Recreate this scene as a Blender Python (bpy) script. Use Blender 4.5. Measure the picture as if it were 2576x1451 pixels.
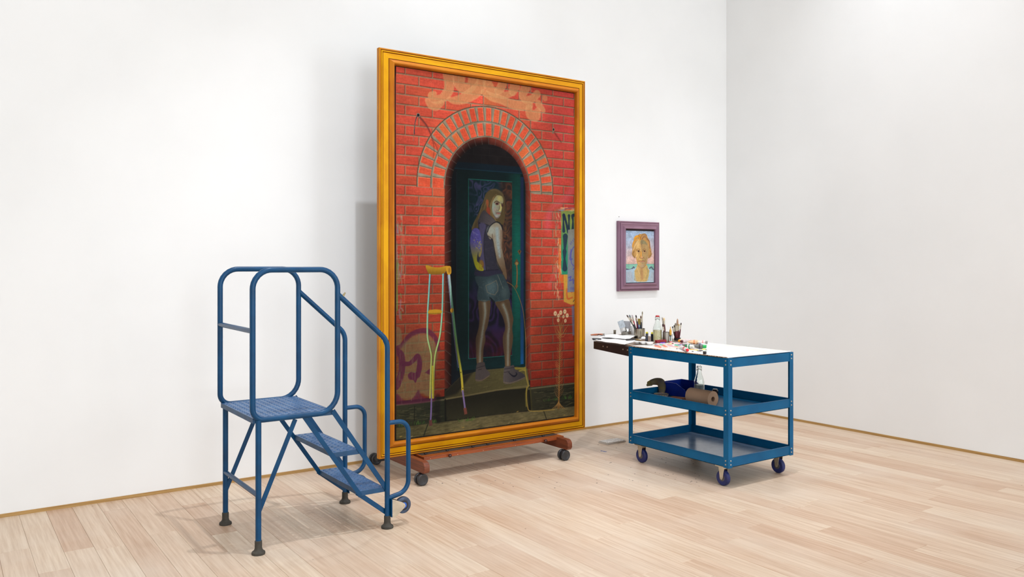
import bpy, bmesh, math, random
import numpy as np
from mathutils import Vector, Matrix

for o in list(bpy.data.objects): bpy.data.objects.remove(o, do_unlink=True)
SC = bpy.context.scene
COL = SC.collection
random.seed(7); RNG = np.random.default_rng(11)

# ------------------------------------------------------------------ camera, world, lamps, exposure
FPX = 2067.0; CAMZ = 1.5; YAW = math.radians(35.0); HOR = 662.0
cd = bpy.data.cameras.new('camera'); cam = bpy.data.objects.new('camera', cd); COL.objects.link(cam)
cam.location = (0, 0, CAMZ); cam.rotation_euler = (math.radians(90), 0, -YAW)
cd.sensor_fit = 'HORIZONTAL'; cd.sensor_width = 36.0; cd.lens = 36.0 * FPX / 2576.0
cd.shift_y = -(725.5 - HOR) / 2576.0
cd.clip_start = 0.05; cd.clip_end = 60
SC.camera = cam

w = bpy.data.worlds.new('world'); SC.world = w; w.use_nodes = True
w.node_tree.nodes['Background'].inputs[0].default_value = (0.9, 0.92, 1.0, 1)
w.node_tree.nodes['Background'].inputs[1].default_value = 0.3
SC.view_settings.view_transform = 'Standard'; SC.view_settings.look = 'None'
SC.view_settings.gamma = 1.0; SC.view_settings.use_curve_mapping = False
SC.view_settings.exposure = -0.30

CEIL = 6.2
def area(name, loc, sx, sy, watts, col=(1, 1, 1), tgt=None, shape='RECTANGLE'):
    l = bpy.data.lights.new(name, 'AREA'); l.shape = shape; l.size = sx; l.size_y = sy
    l.energy = watts; l.color = col
    o = bpy.data.objects.new(name, l); COL.objects.link(o); o.location = loc
    if tgt is not None:
        o.rotation_euler = (Vector(tgt) - Vector(loc)).to_track_quat('-Z', 'Y').to_euler()
    return o
def spot(name, loc, tgt, watts, deg=75, blend=1., r=.05, col=(.94, .98, 1.04)):
    l = bpy.data.lights.new(name, 'SPOT'); l.energy = watts; l.spot_size = math.radians(deg); l.spot_blend = blend
    l.shadow_soft_size = r; l.color = col
    o = bpy.data.objects.new(name, l); COL.objects.link(o); o.location = loc
    o.rotation_euler = (Vector(tgt) - Vector(loc)).to_track_quat('-Z', 'Y').to_euler()
    return o
COOL = (.90, .967, 1.035)
# unseen soft fill added: broad panels under the ceiling, two tall ones behind the camera
for i, (x, y) in enumerate([(-1.2, -1.6), (2.0, -1.6), (5.2, -1.6), (-1.2, 1.6), (2.0, 1.6), (5.2, 1.6)]):
    area('ceiling_fill', (x, y, CEIL - 0.05), 1.6, 1.2, 30, COOL)
for xw, ew in ((.6, 170), (5.7, 115)):
    area('front_fill', (xw, -3.15, 2.05), 1.7, 3.0, ew, COOL, (xw, 5, 1.95))
# two tracks of wall-washing spots parallel to the back wall
for x, e in [(1.56, 60), (5.2, 50)]:
    spot('track_lamp', (x, .02, 6.0), (x + .3, 5.7, -.2), e, 50)
for x, e in [(2.165, 520), (4.3, 400), (6.1, 330)]:
    spot('track_lamp', (x, 3.41, 6.0), (x, 4.45, -.2), e, 64, r=.03)
spot('track_lamp', (3.3, 5.19, 6.0), (3.3, 4.95, 0), 230, 60, r=.03)

# ------------------------------------------------------------------ helpers
CY, SY = math.cos(YAW), math.sin(YAW)
def ray(px, py):
    r = (px - 1288.0) / FPX
    return (r * CY + SY, -r * SY + CY, -(py - HOR) / FPX)
def at_z(px, py, z):
    d = ray(px, py); t = (z - CAMZ) / d[2]; return Vector((d[0] * t, d[1] * t, z))
def at_y(px, py, y):
    d = ray(px, py); t = y / d[1]; return Vector((d[0] * t, y, CAMZ + d[2] * t))
def at_x(px, py, x):
    d = ray(px, py); t = x / d[0]; return Vector((x, d[1] * t, CAMZ + d[2] * t))
def at_d(px, py, t):
    d = ray(px, py); return Vector((d[0] * t, d[1] * t, CAMZ + d[2] * t))
def depth(p): return p[0] * SY + p[1] * CY

def lin(c):
    out = []
    for v in c[:3]:
        v = v / 255.0
        out.append(v / 12.92 if v <= .04045 else ((v + .055) / 1.055) ** 2.4)
    return tuple(out) + (1.0,)

def mat(name, c, rough=.5, metal=0., c2=None, scale=8., stretch=(1, 1, 1), bump=0., trans=0., ior=1.45, detail=4, spec=None, ramp=(.35, .7), alpha=1., coat=0.):
    m = bpy.data.materials.new(name); m.use_nodes = True; nt = m.node_tree; b = nt.nodes['Principled BSDF']
    b.inputs['Roughness'].default_value = rough; b.inputs['Metallic'].default_value = metal
    b.inputs['Transmission Weight'].default_value = trans; b.inputs['IOR'].default_value = ior
    b.inputs['Alpha'].default_value = alpha; b.inputs['Coat Weight'].default_value = coat
    if spec is not None: b.inputs['Specular IOR Level'].default_value = spec
    if c2 is None: c2 = tuple(v * .93 for v in c)
    tc = nt.nodes.new('ShaderNodeTexCoord'); mp = nt.nodes.new('ShaderNodeMapping')
    mp.inputs['Scale'].default_value = tuple(scale * s for s in stretch)
    nz = nt.nodes.new('ShaderNodeTexNoise'); nz.inputs['Scale'].default_value = 1.; nz.inputs['Detail'].default_value = detail
    rp = nt.nodes.new('ShaderNodeValToRGB')
    rp.color_ramp.elements[0].position = ramp[0]; rp.color_ramp.elements[1].position = ramp[1]
    rp.color_ramp.elements[0].color = lin(c); rp.color_ramp.elements[1].color = lin(c2)
    L = nt.links.new
    L(tc.outputs['Object'], mp.inputs[0]); L(mp.outputs[0], nz.inputs['Vector']); L(nz.outputs['Fac'], rp.inputs[0])
    L(rp.outputs[0], b.inputs['Base Color'])
    if bump:
        bp = nt.nodes.new('ShaderNodeBump'); bp.inputs['Strength'].default_value = bump; bp.inputs['Distance'].default_value = .01
        L(nz.outputs['Fac'], bp.inputs['Height']); L(bp.outputs[0], b.inputs['Normal'])
    return m

def attr_mat(name, rough=.5, bump=0.):
    m = bpy.data.materials.new(name); m.use_nodes = True; nt = m.node_tree; b = nt.nodes['Principled BSDF']
    a = nt.nodes.new('ShaderNodeAttribute'); a.attribute_name = 'paint'
    b.inputs['Roughness'].default_value = rough; b.inputs['Specular IOR Level'].default_value = .06
    nt.links.new(a.outputs['Color'], b.inputs['Base Color'])
    if bump:
        tc = nt.nodes.new('ShaderNodeTexCoord'); nz = nt.nodes.new('ShaderNodeTexNoise'); nz.inputs['Scale'].default_value = 160
        bp = nt.nodes.new('ShaderNodeBump'); bp.inputs['Strength'].default_value = bump; bp.inputs['Distance'].default_value = .002
        nt.links.new(tc.outputs['Object'], nz.inputs['Vector']); nt.links.new(nz.outputs['Fac'], bp.inputs['Height']); nt.links.new(bp.outputs[0], b.inputs['Normal'])
    return m

class MB:
    def __init__(self): self.v = []; self.f = []
    def add(self, vs, fs, M=None):
        n = len(self.v)
        self.v += [tuple(M @ Vector(p)) if M is not None else tuple(p) for p in vs]
        self.f += [tuple(i + n for i in f) for f in fs]; return self
    def box(self, x0, x1, y0, y1, z0, z1, M=None):
        vs = [(x0, y0, z0), (x1, y0, z0), (x1, y1, z0), (x0, y1, z0), (x0, y0, z1), (x1, y0, z1), (x1, y1, z1), (x0, y1, z1)]
        return self.add(vs, [(0, 3, 2, 1), (4, 5, 6, 7), (0, 1, 5, 4), (1, 2, 6, 5), (2, 3, 7, 6), (3, 0, 4, 7)], M)
    def prism(self, poly, a, b, axis='z', M=None):
        def P(u, v, t): return {'z': (u, v, t), 'y': (u, t, v), 'x': (t, u, v)}[axis]
        n = len(poly)
        vs = [P(u, v, a) for u, v in poly] + [P(u, v, b) for u, v in poly]
        fs = [tuple(range(n))[::-1], tuple(range(n, 2 * n))] + [(i, (i + 1) % n, n + (i + 1) % n, n + i) for i in range(n)]
        return self.add(vs, fs, M)
    def lathe(self, prof, n=24, M=None, cap=True):
        vs = []; fs = []
        for r, z in prof:
            for k in range(n):
                a = 2 * math.pi * k / n; vs.append((r * math.cos(a), r * math.sin(a), z))
        for i in range(len(prof) - 1):
            for k in range(n):
                k2 = (k + 1) % n; fs.append((i * n + k, i * n + k2, (i + 1) * n + k2, (i + 1) * n + k))
        if cap:
            fs.append(tuple(range(n))[::-1]); fs.append(tuple(range((len(prof) - 1) * n, len(prof) * n)))
        return self.add(vs, fs, M)
    def tube(self, pts, r, n=12, closed=False, M=None, flat=None):
        pts = [Vector(p) for p in pts]; m = len(pts); vs = []; fs = []
        tang = []
        for i in range(m):
            a = pts[(i - 1) % m] if (closed or i > 0) else pts[i]; b = pts[(i + 1) % m] if (closed or i < m - 1) else pts[i]
            tang.append((b - a).normalized())
        up = Vector((0, 0, 1)) if abs(tang[0].z) < .9 else Vector((0, 1, 0))
        nrm = (up - tang[0] * up.dot(tang[0])).normalized()
        for i in range(m):
            nrm = (nrm - tang[i] * nrm.dot(tang[i]))
            nrm = nrm.normalized() if nrm.length > 1e-6 else Vector((1, 0, 0))
            bn = tang[i].cross(nrm); rr = r[i] if isinstance(r, (list, tuple)) else r
            for k in range(n):
                a = 2 * math.pi * k / n
                vs.append(pts[i] + nrm * (rr * math.cos(a)) + bn * (rr * math.sin(a) * (flat or 1)))
        q = m if closed else m - 1
        for i in range(q):
            j = (i + 1) % m
            for k in range(n):
                k2 = (k + 1) % n; fs.append((i * n + k, i * n + k2, j * n + k2, j * n + k))
        if not closed: fs.append(tuple(range(n))[::-1]); fs.append(tuple(range((m - 1) * n, m * n)))
        return self.add(vs, fs, M)
    def ball(self, c, r, n=14, m=8, s=(1, 1, 1), M=None):
        prof = [(max(1e-4, r * math.sin(math.pi * i / m)), -r * math.cos(math.pi * i / m)) for i in range(m + 1)]
        return self.lathe(prof, n, (M if M is not None else Matrix()) @ Matrix.Translation(c) @ Matrix.Diagonal((*s, 1)))
    def build(self, name, m, parent=None, bevel=0., seg=2, smooth=True, angle=35):
        me = bpy.data.meshes.new(name); me.from_pydata(self.v, [], self.f)
        bm = bmesh.new(); bm.from_mesh(me)
        bmesh.ops.recalc_face_normals(bm, faces=bm.faces)
        if bevel:
            es = [e for e in bm.edges if len(e.link_faces) == 2 and e.calc_face_angle(0) > .5]
            bmesh.ops.bevel(bm, geom=es, offset=bevel, segments=seg, affect='EDGES', profile=.6, clamp_overlap=True)
        if smooth:
            for f in bm.faces: f.smooth = True
            for e in bm.edges:
                if len(e.link_faces) == 2 and e.calc_face_angle(0) > math.radians(angle): e.smooth = False
        bm.to_mesh(me); bm.free()
        o = bpy.data.objects.new(name, me); COL.objects.link(o); me.materials.append(m)
        if parent is not None:
            o.parent = parent; o.matrix_parent_inverse = Matrix.Translation(-WLOC.get(parent.name, Vector((0, 0, 0))))
        return o

WLOC = {}
def tag(o, label=None, cat=None, group=None, kind=None):
    if label: o['label'] = label
    if cat: o['category'] = cat
    if group: o['group'] = group
    if kind: o['kind'] = kind
    return o
def thing(name, label, cat, loc, group=None):
    o = bpy.data.objects.new(name, None); COL.objects.link(o); o.location = loc; o.empty_display_size = .05
    WLOC[o.name] = Vector(loc)
    return tag(o, label, cat, group)

def fillet(pts, rad, n=8, closed=False):
    """round the corners of a polyline"""
    pts = [Vector(p) for p in pts]; out = []; m = len(pts)
    for i in range(m):
        if not closed and i in (0, m - 1): out.append(pts[i]); continue
        p0, p, p1 = pts[i - 1], pts[i], pts[(i + 1) % m]
        r = rad[i] if isinstance(rad, (list, tuple)) else rad
        u = (p0 - p).normalized(); v = (p1 - p).normalized(); ang = u.angle(v)
        d = min(r / math.tan(ang / 2), .49 * (p0 - p).length, .49 * (p1 - p).length); rr = d * math.tan(ang / 2)
        a = p + u * d; b = p + v * d; c = p + (u + v).normalized() * (rr / math.sin(ang / 2))
        for k in range(n + 1):
            t = k / n; q = (a - c).lerp(b - c, t)
            out.append(c + q.normalized() * rr)
    return out
def aim(a, b):
    a = Vector(a); b = Vector(b)
    return Matrix.Translation(a) @ (b - a).to_track_quat('Z', 'Y').to_matrix().to_4x4()
T = Matrix.Translation
def R(a, ax): return Matrix.Rotation(math.radians(a), 4, ax)

# ------------------------------------------------------------------ materials
def wood_floor(name='floor_wood'):
    m = bpy.data.materials.new(name); m.use_nodes = True; nt = m.node_tree; b = nt.nodes['Principled BSDF']; L = nt.links.new
    N = nt.nodes.new
    geo = N('ShaderNodeNewGeometry'); oi = N('ShaderNodeObjectInfo')
    add = N('ShaderNodeVectorMath'); add.operation = 'ADD'
    sc = N('ShaderNodeVectorMath'); sc.operation = 'SCALE'; sc.inputs['Scale'].default_value = 37.
    cmb = N('ShaderNodeCombineXYZ'); L(oi.outputs['Random'], cmb.inputs[0]); L(oi.outputs['Random'], cmb.inputs[1]); L(oi.outputs['Random'], cmb.inputs[2])
    L(cmb.outputs[0], sc.inputs[0]); L(geo.outputs['Position'], add.inputs[0]); L(sc.outputs[0], add.inputs[1])
    mp = N('ShaderNodeMapping'); mp.inputs['Scale'].default_value = (60, 2.2, 1); L(add.outputs[0], mp.inputs[0])
    n1 = N('ShaderNodeTexNoise'); n1.inputs['Scale'].default_value = 1; n1.inputs['Detail'].default_value = 6; n1.inputs['Roughness'].default_value = .62; L(mp.outputs[0], n1.inputs['Vector'])
    r1 = N('ShaderNodeValToRGB'); r1.color_ramp.elements[0].position = .30; r1.color_ramp.elements[1].position = .62
    r1.color_ramp.elements[0].color = lin((194, 167, 143)); r1.color_ramp.elements[1].color = lin((219, 200, 180)); L(n1.outputs['Fac'], r1.inputs[0])
    # per-board tone
    rb = N('ShaderNodeValToRGB'); e = rb.color_ramp.elements
    e[0].position = 0; e[0].color = lin((236, 220, 208)); e[1].position = 1; e[1].color = lin((255, 252, 246))
    k = e.new(.35); k.color = lin((248, 240, 232)); L(oi.outputs['Random'], rb.inputs[0])
    mx = N('ShaderNodeMix'); mx.data_type = 'RGBA'; mx.blend_type = 'MULTIPLY'; mx.inputs['Factor'].default_value = 1
    L(r1.outputs[0], mx.inputs['A']); L(rb.outputs[0], mx.inputs['B'])
    # worn patches
    n2 = N('ShaderNodeTexNoise'); n2.inputs['Scale'].default_value = 1.3; n2.inputs['Detail'].default_value = 5; L(geo.outputs['Position'], n2.inputs['Vector'])
    r2 = N('ShaderNodeValToRGB'); r2.color_ramp.elements[0].position = .45; r2.color_ramp.elements[1].position = .7
    r2.color_ramp.elements[0].color = (0, 0, 0, 1); r2.color_ramp.elements[1].color = (.4, .4, .4, 1); L(n2.outputs['Fac'], r2.inputs[0])
    m2 = N('ShaderNodeMix'); m2.data_type = 'RGBA'; L(r2.outputs[0], m2.inputs['Factor']); L(mx.outputs['Result'], m2.inputs['A']); m2.inputs['B'].default_value = lin((214, 200, 184))
    # specks of dirt
    vo = N('ShaderNodeTexVoronoi'); vo.inputs['Scale'].default_value = 4.2; L(geo.outputs['Position'], vo.inputs['Vector'])
    r3 = N('ShaderNodeValToRGB'); r3.color_ramp.elements[0].position = .012; r3.color_ramp.elements[1].position = .022
    r3.color_ramp.elements[0].color = lin((120, 105, 92)); r3.color_ramp.elements[1].color = (1, 1, 1, 1); L(vo.outputs['Distance'], r3.inputs[0])
    m3 = N('ShaderNodeMix'); m3.data_type = 'RGBA'; m3.blend_type = 'MULTIPLY'; m3.inputs['Factor'].default_value = 1
    L(m2.outputs['Result'], m3.inputs['A']); L(r3.outputs[0], m3.inputs['B'])
    L(m3.outputs['Result'], b.inputs['Base Color'])
    b.inputs['Roughness'].default_value = .42; b.inputs['Specular IOR Level'].default_value = .35
    bp = N('ShaderNodeBump'); bp.inputs['Strength'].default_value = .12; bp.inputs['Distance'].default_value = .003
    L(n1.outputs['Fac'], bp.inputs['Height']); L(bp.outputs[0], b.inputs['Normal'])
    return m
def wall_mat():
    m = mat('white_wall_paint', (245, 245, 244), .75, c2=(241, 241, 240), scale=1.4, detail=8, spec=.2)
    return m
M_WALL = wall_mat(); M_FLOOR = wood_floor()
M_CEIL = mat('ceiling_paint', (247, 247, 246), .8)
M_TANWOOD = mat('base_strip_wood', (188, 150, 92), .5, c2=(160, 120, 66), scale=4, stretch=(1, 1, 30))
M_BLUE = mat('blue_enamel', (4, 92, 136), .38, c2=(3, 80, 122), scale=6, spec=.25)
M_LADBLUE = mat('ladder_blue_enamel', (4, 70, 112), .3, c2=(3, 56, 92), scale=9, spec=.35)
M_TREAD = mat('tread_blue_worn', (74, 108, 148), .38, c2=(46, 82, 124), scale=9, ramp=(.3, .75))
M_TREADAP = mat('tread_apron', (28, 76, 116), .5, c2=(24, 60, 92), scale=12)
M_RUBBER = mat('dark_rubber', (70, 66, 58), .75, c2=(52, 48, 42), scale=20)
M_BLACK = mat('black_plastic', (34, 33, 35), .42, c2=(26, 25, 27), scale=20)
M_DARKCASTER = mat('caster_black', (58, 58, 60), .42, c2=(44, 44, 46), scale=20)
M_ZINC = mat('zinc_plate', (206, 200, 184), .28, 1., c2=(180, 176, 164), scale=14)
M_STEEL = mat('worn_steel', (176, 168, 152), .24, 1., c2=(120, 112, 98), scale=9)
M_DARKSTEEL = mat('dull_tin', (150, 146, 138), .38, 1., c2=(105, 100, 92), scale=16)
M_SCREW = mat('screw_steel', (205, 196, 180), .3, .9)
M_REDWOOD = mat('stained_red_wood', (154, 76, 34), .42, c2=(114, 50, 20), scale=5, stretch=(1, 6, 30), bump=.1)
M_REDWOODY = mat('stained_red_wood_foot', (124, 64, 38), .45, c2=(92, 44, 24), scale=5, stretch=(6, 1, 30), bump=.1)
M_GLASS = mat('clear_glass', (248, 252, 250), .03, c2=(240, 246, 242), trans=1., ior=1.45)
# ------------------------------------------------------------------ the room
XR, XL, YB, YF = 6.702, -3.0, 5.70, -3.2
fl = MB().box(XL, XR, YF, YB + .0, -.16, -.0035).build('floor', M_FLOOR, smooth=False); tag(fl, kind='structure')
def wall(name, *b):
    return tag(MB().box(*b).build(name, M_WALL, smooth=False), kind='structure')
wall('wall_back', XL - .1, XR + .1, YB, YB + .12, -.1, CEIL)
wall('wall_right', XR, XR + .12, YF - .1, YB, -.1, CEIL)
wall('wall_left', XL - .12, XL, YF - .1, YB, -.1, CEIL)
wall('wall_front', XL - .1, XR + .1, YF - .12, YF, -.1, CEIL)
tag(MB().box(XL - .1, XR + .1, YF - .1, YB + .1, CEIL, CEIL + .1).build('ceiling', M_CEIL, smooth=False), kind='structure')
tag(MB().box(XL, XR, YB - .006, YB + .002, -.002, .021).build('baseboard_back', M_TANWOOD, smooth=False), kind='structure')
tag(MB().box(XR - .006, XR + .002, YF, YB - .006, -.002, .021).build('baseboard_right', M_TANWOOD, smooth=False), kind='structure')

# floorboards: one shared mesh, every board an object of its own
PW = .140
pm = MB(); c = .5 - .006; e = .5 - .0009
pm.add([(-.5, -.5, -.004), (.5, -.5, -.004), (.5, .5, -.004), (-.5, .5, -.004), (-.5, -.5, -.0009), (.5, -.5, -.0009), (.5, .5, -.0009), (-.5, .5, -.0009),
        (-c, -e, 0), (c, -e, 0), (c, e, 0), (-c, e, 0)],
       [(8, 9, 10, 11), (4, 5, 9, 8), (5, 6, 10, 9), (6, 7, 11, 10), (7, 4, 8, 11), (0, 1, 5, 4), (1, 2, 6, 5), (2, 3, 7, 6), (3, 0, 4, 7)])
plank0 = None; rp = random.Random(21)
nstrip = int((XR + .6) / PW) + 1
for i in range(nstrip):
    x1 = XR - i * PW; x0 = x1 - PW; xm = (x0 + x1) / 2
    # how far towards the camera the boards can be seen (plus a margin)
    ymin = max(.9, 3.93 * 1.35 - .72 * xm - .75) if xm < 4.6 else 1.3
    y = YB - rp.uniform(0, 1.4)
    segs = [(y, YB)]
    while y > ymin:
        l = rp.choice([.7, .95, 1.2, 1.5, 1.8]) * rp.uniform(.9, 1.1)
        segs.append((y - l, y)); y -= l
    for a, b in segs:
        if b - a < .02: continue
        if plank0 is None:
            o = pm.build('plank', M_FLOOR, fl, smooth=False); plank0 = o
        else:
            o = plank0.copy(); COL.objects.link(o); o.parent = fl
        o.location = (xm, (a + b) / 2, 0); o.scale = (PW - .0008, b - a - .0008, 1)

# ------------------------------------------------------------------ rolling ladder
YN, YFAR = 4.224, 4.814
lad = thing('rolling_ladder', 'blue steel rolling stair ladder with perforated treads and looped handrails', 'ladder', (1.75, 4.52, 0))
XP, XB = 2.094, 1.33         # front posts, rear of the platform
for yy in (YN, YFAR):
    pts = fillet([(XP, yy, .045), (XP, yy, 1.062), (1.798, yy, 1.328)], .10)
    MB().tube(pts, .0150, 16).build('handrail', M_LADBLUE, lad)
    loop = fillet([(1.794, yy, 1.466), (1.794, yy, .690), (XB, yy, .690), (XB, yy, 1.466)], [.10, .11, .06, .10], closed=True)
    MB().tube(loop, .0150, 16, closed=True).build('guard_rail', M_LADBLUE, lad)
    dl = fillet([(XP + .006, yy, .594), (XP + .134, yy, .594), (XP + .134, yy, .190), (XP + .006, yy, .168)], [.1, .075, .115, .1])
    MB().tube(dl, .0135, 14).build('grab_loop', M_LADBLUE, lad)
    # front and rear flat stringers of the flight
    s = 1 if yy == YN else -1
    def bar(a, b, wdt, t=.006, off=0.):
        (xa, za), (xb, zb) = a, b; L_ = math.hypot(xb - xa, zb - za); ux, uz = (xb - xa) / L_, (zb - za) / L_
        nx, nz = -uz * wdt / 2, ux * wdt / 2; y0 = yy + s * (.004 + off)
        return MB().prism([(xa + nx, za + nz), (xb + nx, zb + nz), (xb - nx, zb - nz), (xa - nx, za - nz)], y0 - t / 2, y0 + t / 2, 'y')
    bar((2.088, .225), (1.768, .697), .027).build('stringer', M_LADBLUE, lad, .001, 1)
    bar((1.932, .206), (1.600, .692), .025).build('stringer', M_LADBLUE, lad, .001, 1)
    bar((1.912, .226), (2.094, .084), .026, .006, .0066).build('brace', M_LADBLUE, lad, .001, 1)
    MB().tube([(XB + .03, yy, .05), (XB + .03, yy, .69)], .0150, 14).build('rear_leg', M_LADBLUE, lad)
    bar((XB + .03, .20), (1.56, .672), .024, .006, .0066).build('brace', M_LADBLUE, lad, .001, 1)
    for xx in (XP, XB + .03):
        MB().lathe([(.034, 0), (.035, .007), (.033, .013), (.027, .017), (.021, .024), (.0185, .034), (.0185, .068), (.0155, .070)], 24, T((xx, yy, 0))).build('rubber_foot', M_RUBBER, lad)
    # lifted caster in front of the post
    yc = yy + (.0 if yy == YN else 0)
    cst = MB().box(XP + .0135, XP + .0185, yc - .030, yc + .030, .062, .166).build('caster_plate', M_LADBLUE, lad, .002, 1)
    br = MB()
    tri = [(XP + .0185, .064), (XP + .0185, .162), (XP + .034, .158), (XP + .084, .136), (XP + .101, .125), (XP + .104, .112), (XP + .097, .102), (XP + .046, .062), (XP + .034, .056)]
    for sg in (-1, 1): br.prism(tri, yc + sg * .0215 - .0012, yc + sg * .0215 + .0012, 'y')
    br.prism([(XP + .0185, .066), (XP + .0185, .160), (XP + .021, .160), (XP + .021, .066)], yc - .0215, yc + .0215, 'y')
    bo = br.build('fork', M_ZINC, cst)
    xa, za = XP + .100 - .008, .114
    W0 = T((xa + .006, yc, za)) @ R(90, 'X')
    tr = [(.028, -.0135), (.040, -.0145), (.0465, -.011), (.048, 0), (.0465, .011), (.040, .0145), (.028, .0135)]
    MB().lathe(tr, 36, W0).build('wheel', mat('wheel_grey_blue', (66, 82, 108), .42, c2=(44, 52, 68), scale=30), cst)
    MB().lathe([(.0165, -.0150), (.0285, -.0140), (.0285, .0140), (.0165, .0150)], 32, W0).build('wheel_ring', mat('wheel_dark', (38, 36, 38), .5), cst)
    MB().lathe([(.004, -.0180), (.0175, -.0165), (.0175, .0165), (.004, .0180)], 28, W0).build('hub', mat('hub_blue', (22, 92, 190), .4), cst)
    MB().lathe([(.0045, -.0270), (.0045, .0270)], 10, W0).build('axle', M_SCREW, cst)
    for zz in (.074, .154):
        MB().lathe([(.0045, 0), (.0045, .0030), (.002, .0042)], 8, T((XP + .0185, yc - .0255, zz)) @ R(90, 'Y')).build('bolt', M_SCREW, cst)
MB().tube(fillet([(XB, YN, 1.15), (XB, YFAR, 1.15)], .02), .0140, 12).build('rear_bar', M_LADBLUE, lad)
MB().tube([(XB + .03, YN, .30), (XB + .03, YFAR, .30)], .0130, 12).build('cross_tube', M_LADBLUE, lad)
# the little catch at the top of the near handrail
MB().lathe([(.006, 0), (.006, .016), (.0045, .017), (.0045, .026)], 10, aim((1.822, YN - .004, 1.318), (1.838, YN - .012, 1.345))).build('latch_pin', mat('latch_brass', (180, 168, 130), .35, .8), lad)

def tread(x0, x1, zt, nx, ny, name):
    """perforated tread: a sheet with raised round holes, folded aprons on all sides"""
    y0, y1 = YN + .008, YFAR - .008; m = MB(); ap = .026
    cx, cy = (x1 - x0) / nx, (y1 - y0) / ny; N = 8
    for i in range(nx):
        for j in range(ny):
            xc, yc = x0 + (i + .5) * cx, y0 + (j + .5) * cy; r = .0068
            vs = []
            for k in range(N):
                a = 2 * math.pi * (k + .5) / N; ca, sa = math.cos(a), math.sin(a)
                f = 1 / max(abs(ca), abs(sa))
                # outer point on the cell's rectangle
                vs.append((xc + cx / 2 * ca * f, yc + cy / 2 * sa * f, zt))
            for k in range(N):
                a = 2 * math.pi * (k + .5) / N; vs.append((xc + r * 1.45 * math.cos(a), yc + r * 1.45 * math.sin(a), zt))
            for k in range(N):
                a = 2 * math.pi * (k + .5) / N; vs.append((xc + r * .95 * math.cos(a), yc + r * .95 * math.sin(a), zt + .0035))
            for k in range(N):
                a = 2 * math.pi * (k + .5) / N; vs.append((xc + r * .80 * math.cos(a), yc + r * .80 * math.sin(a), zt + .001))
            fs = []
            for ring in range(3):
                for k in range(N):
                    k2 = (k + 1) % N; fs.append((ring * N + k, ring * N + k2, (ring + 1) * N + k2, (ring + 1) * N + k))
            # corners of the cell
            cs = [(xc + cx / 2, yc + cy / 2, zt), (xc - cx / 2, yc + cy / 2, zt), (xc - cx / 2, yc - cy / 2, zt), (xc + cx / 2, yc - cy / 2, zt)]
            n0 = len(vs); vs += cs
            fs += [(0, n0, 1), (2, n0 + 1, 3), (4, n0 + 2, 5), (6, n0 + 3, 7)]
            m.add(vs, fs)
    o = m.build(name, M_TREAD, lad, smooth=False)
    a = MB(); t = .0025
    for bx in ((x0 - t, x0, y0 - t, y1 + t), (x1, x1 + t, y0 - t, y1 + t), (x0, x1, y0 - t, y0), (x0, x1, y1, y1 + t)):
        a.box(*bx, zt - ap, zt + .0005)
    a.build('apron', M_TREADAP, o, .0006, 1)
    return o
tread(1.926, 2.078, .2315, 4, 14, 'tread')
tread(1.770, 1.922, .4660, 4, 14, 'tread')
tread(XB + .005, 1.768, .7000, 12, 14, 'tread')

# ------------------------------------------------------------------ easel on casters
ease = thing('easel', 'low stained wooden rolling easel with black casters under the large canvas', 'easel', (3.31, 5.25, 0))
for xf in (2.697, 3.930):
    prof = [(4.852, .094), (4.845, .106), (4.846, .138), (4.858, .156), (4.876, .163), (5.540, .163), (5.552, .152), (5.552, .094), (5.544, .085), (4.862, .085)]
    MB().prism(prof, xf - .021, xf + .021, 'x').build('foot', M_REDWOODY, ease, .002, 1)
    for yc, ys in ((4.908, 4.908), (5.615, 5.525)):
        cs = MB().lathe([(.010, .060), (.010, .087)], 12, T((xf, ys, 0))).build('caster_stem', M_BLACK, ease)
        hood = [(.030 * math.cos(math.radians(a)), .046 + .030 * math.sin(math.radians(a))) for a in range(-10, 191, 20)]
        cx = xf - .012
        MB().prism([(cx + u, v) for u, v in hood], min(yc, ys) - .012, yc + .012, 'y').build('caster_hood', M_BLACK, cs, .002, 1)
        for sg in (-1, 1):
            MB().lathe([(.010, -.0095), (.036, -.0095), (.0395, -.006), (.0395, .006), (.036, .0095), (.031, .0098), (.029, .0085), (.008, .0085)], 30, T((cx, yc + sg * .0225, .0395)) @ R(90 if sg < 0 else -90, 'X')).build('wheel', M_DARKCASTER, cs)
ledge = MB().box(2.748, 3.978, 4.982, 5.135, .1405, .1640).build('ledge', M_REDWOOD, ease, .0015, 1)
MB().box(2.762, 3.96, 5.040, 5.134, .1642, .1662).build('rubber_strip', mat('dark_pad', (62, 52, 44), .8, c2=(48, 40, 34), scale=30), ease)
MB().box(2.72, 3.91, 5.16, 5.21, .100, .150).build('cross_rail', M_REDWOOD, ease, .002, 1)
for x in (2.80, 2.975, 3.19, 3.32, 3.56, 3.83):
    MB().lathe([(.009, 0), (.012, .004), (.011, .010), (.004, .013)], 12, T((x, 5.052, .1655))).build('stud', M_BLACK, ease)
for px, py in ((1131, 1149.5), (1371.5, 1108.5)):
    p = at_y(px, py, 4.97)
    kb = MB().lathe([(.004, 0), (.004, .010), (.010, .013), (.013, .020), (.010, .027), (.003, .030)], 16, T((p.x, 4.983, .1520)) @ R(90, 'X')).build('knob', mat('knob_bronze', (88, 62, 58), .25, .8), ease)
for x in (2.80, 3.02, 3.235, 3.52, 3.93):
    MB().lathe([(.0028, 0), (.0022, .0012)], 8, T((x, 4.982, .148)) @ R(90, 'X')).build('screw', M_SCREW, ease)
for x in (2.95, 3.70):
    MB().box(x - .03, x + .03, 5.16, 5.20, .150, 2.55).build('upright', M_REDWOOD, ease, .002, 1)
MB().box(2.80, 3.86, 5.145, 5.165, 2.10, 2.18).build('back_rail', M_REDWOOD, ease, .002, 1)
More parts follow.
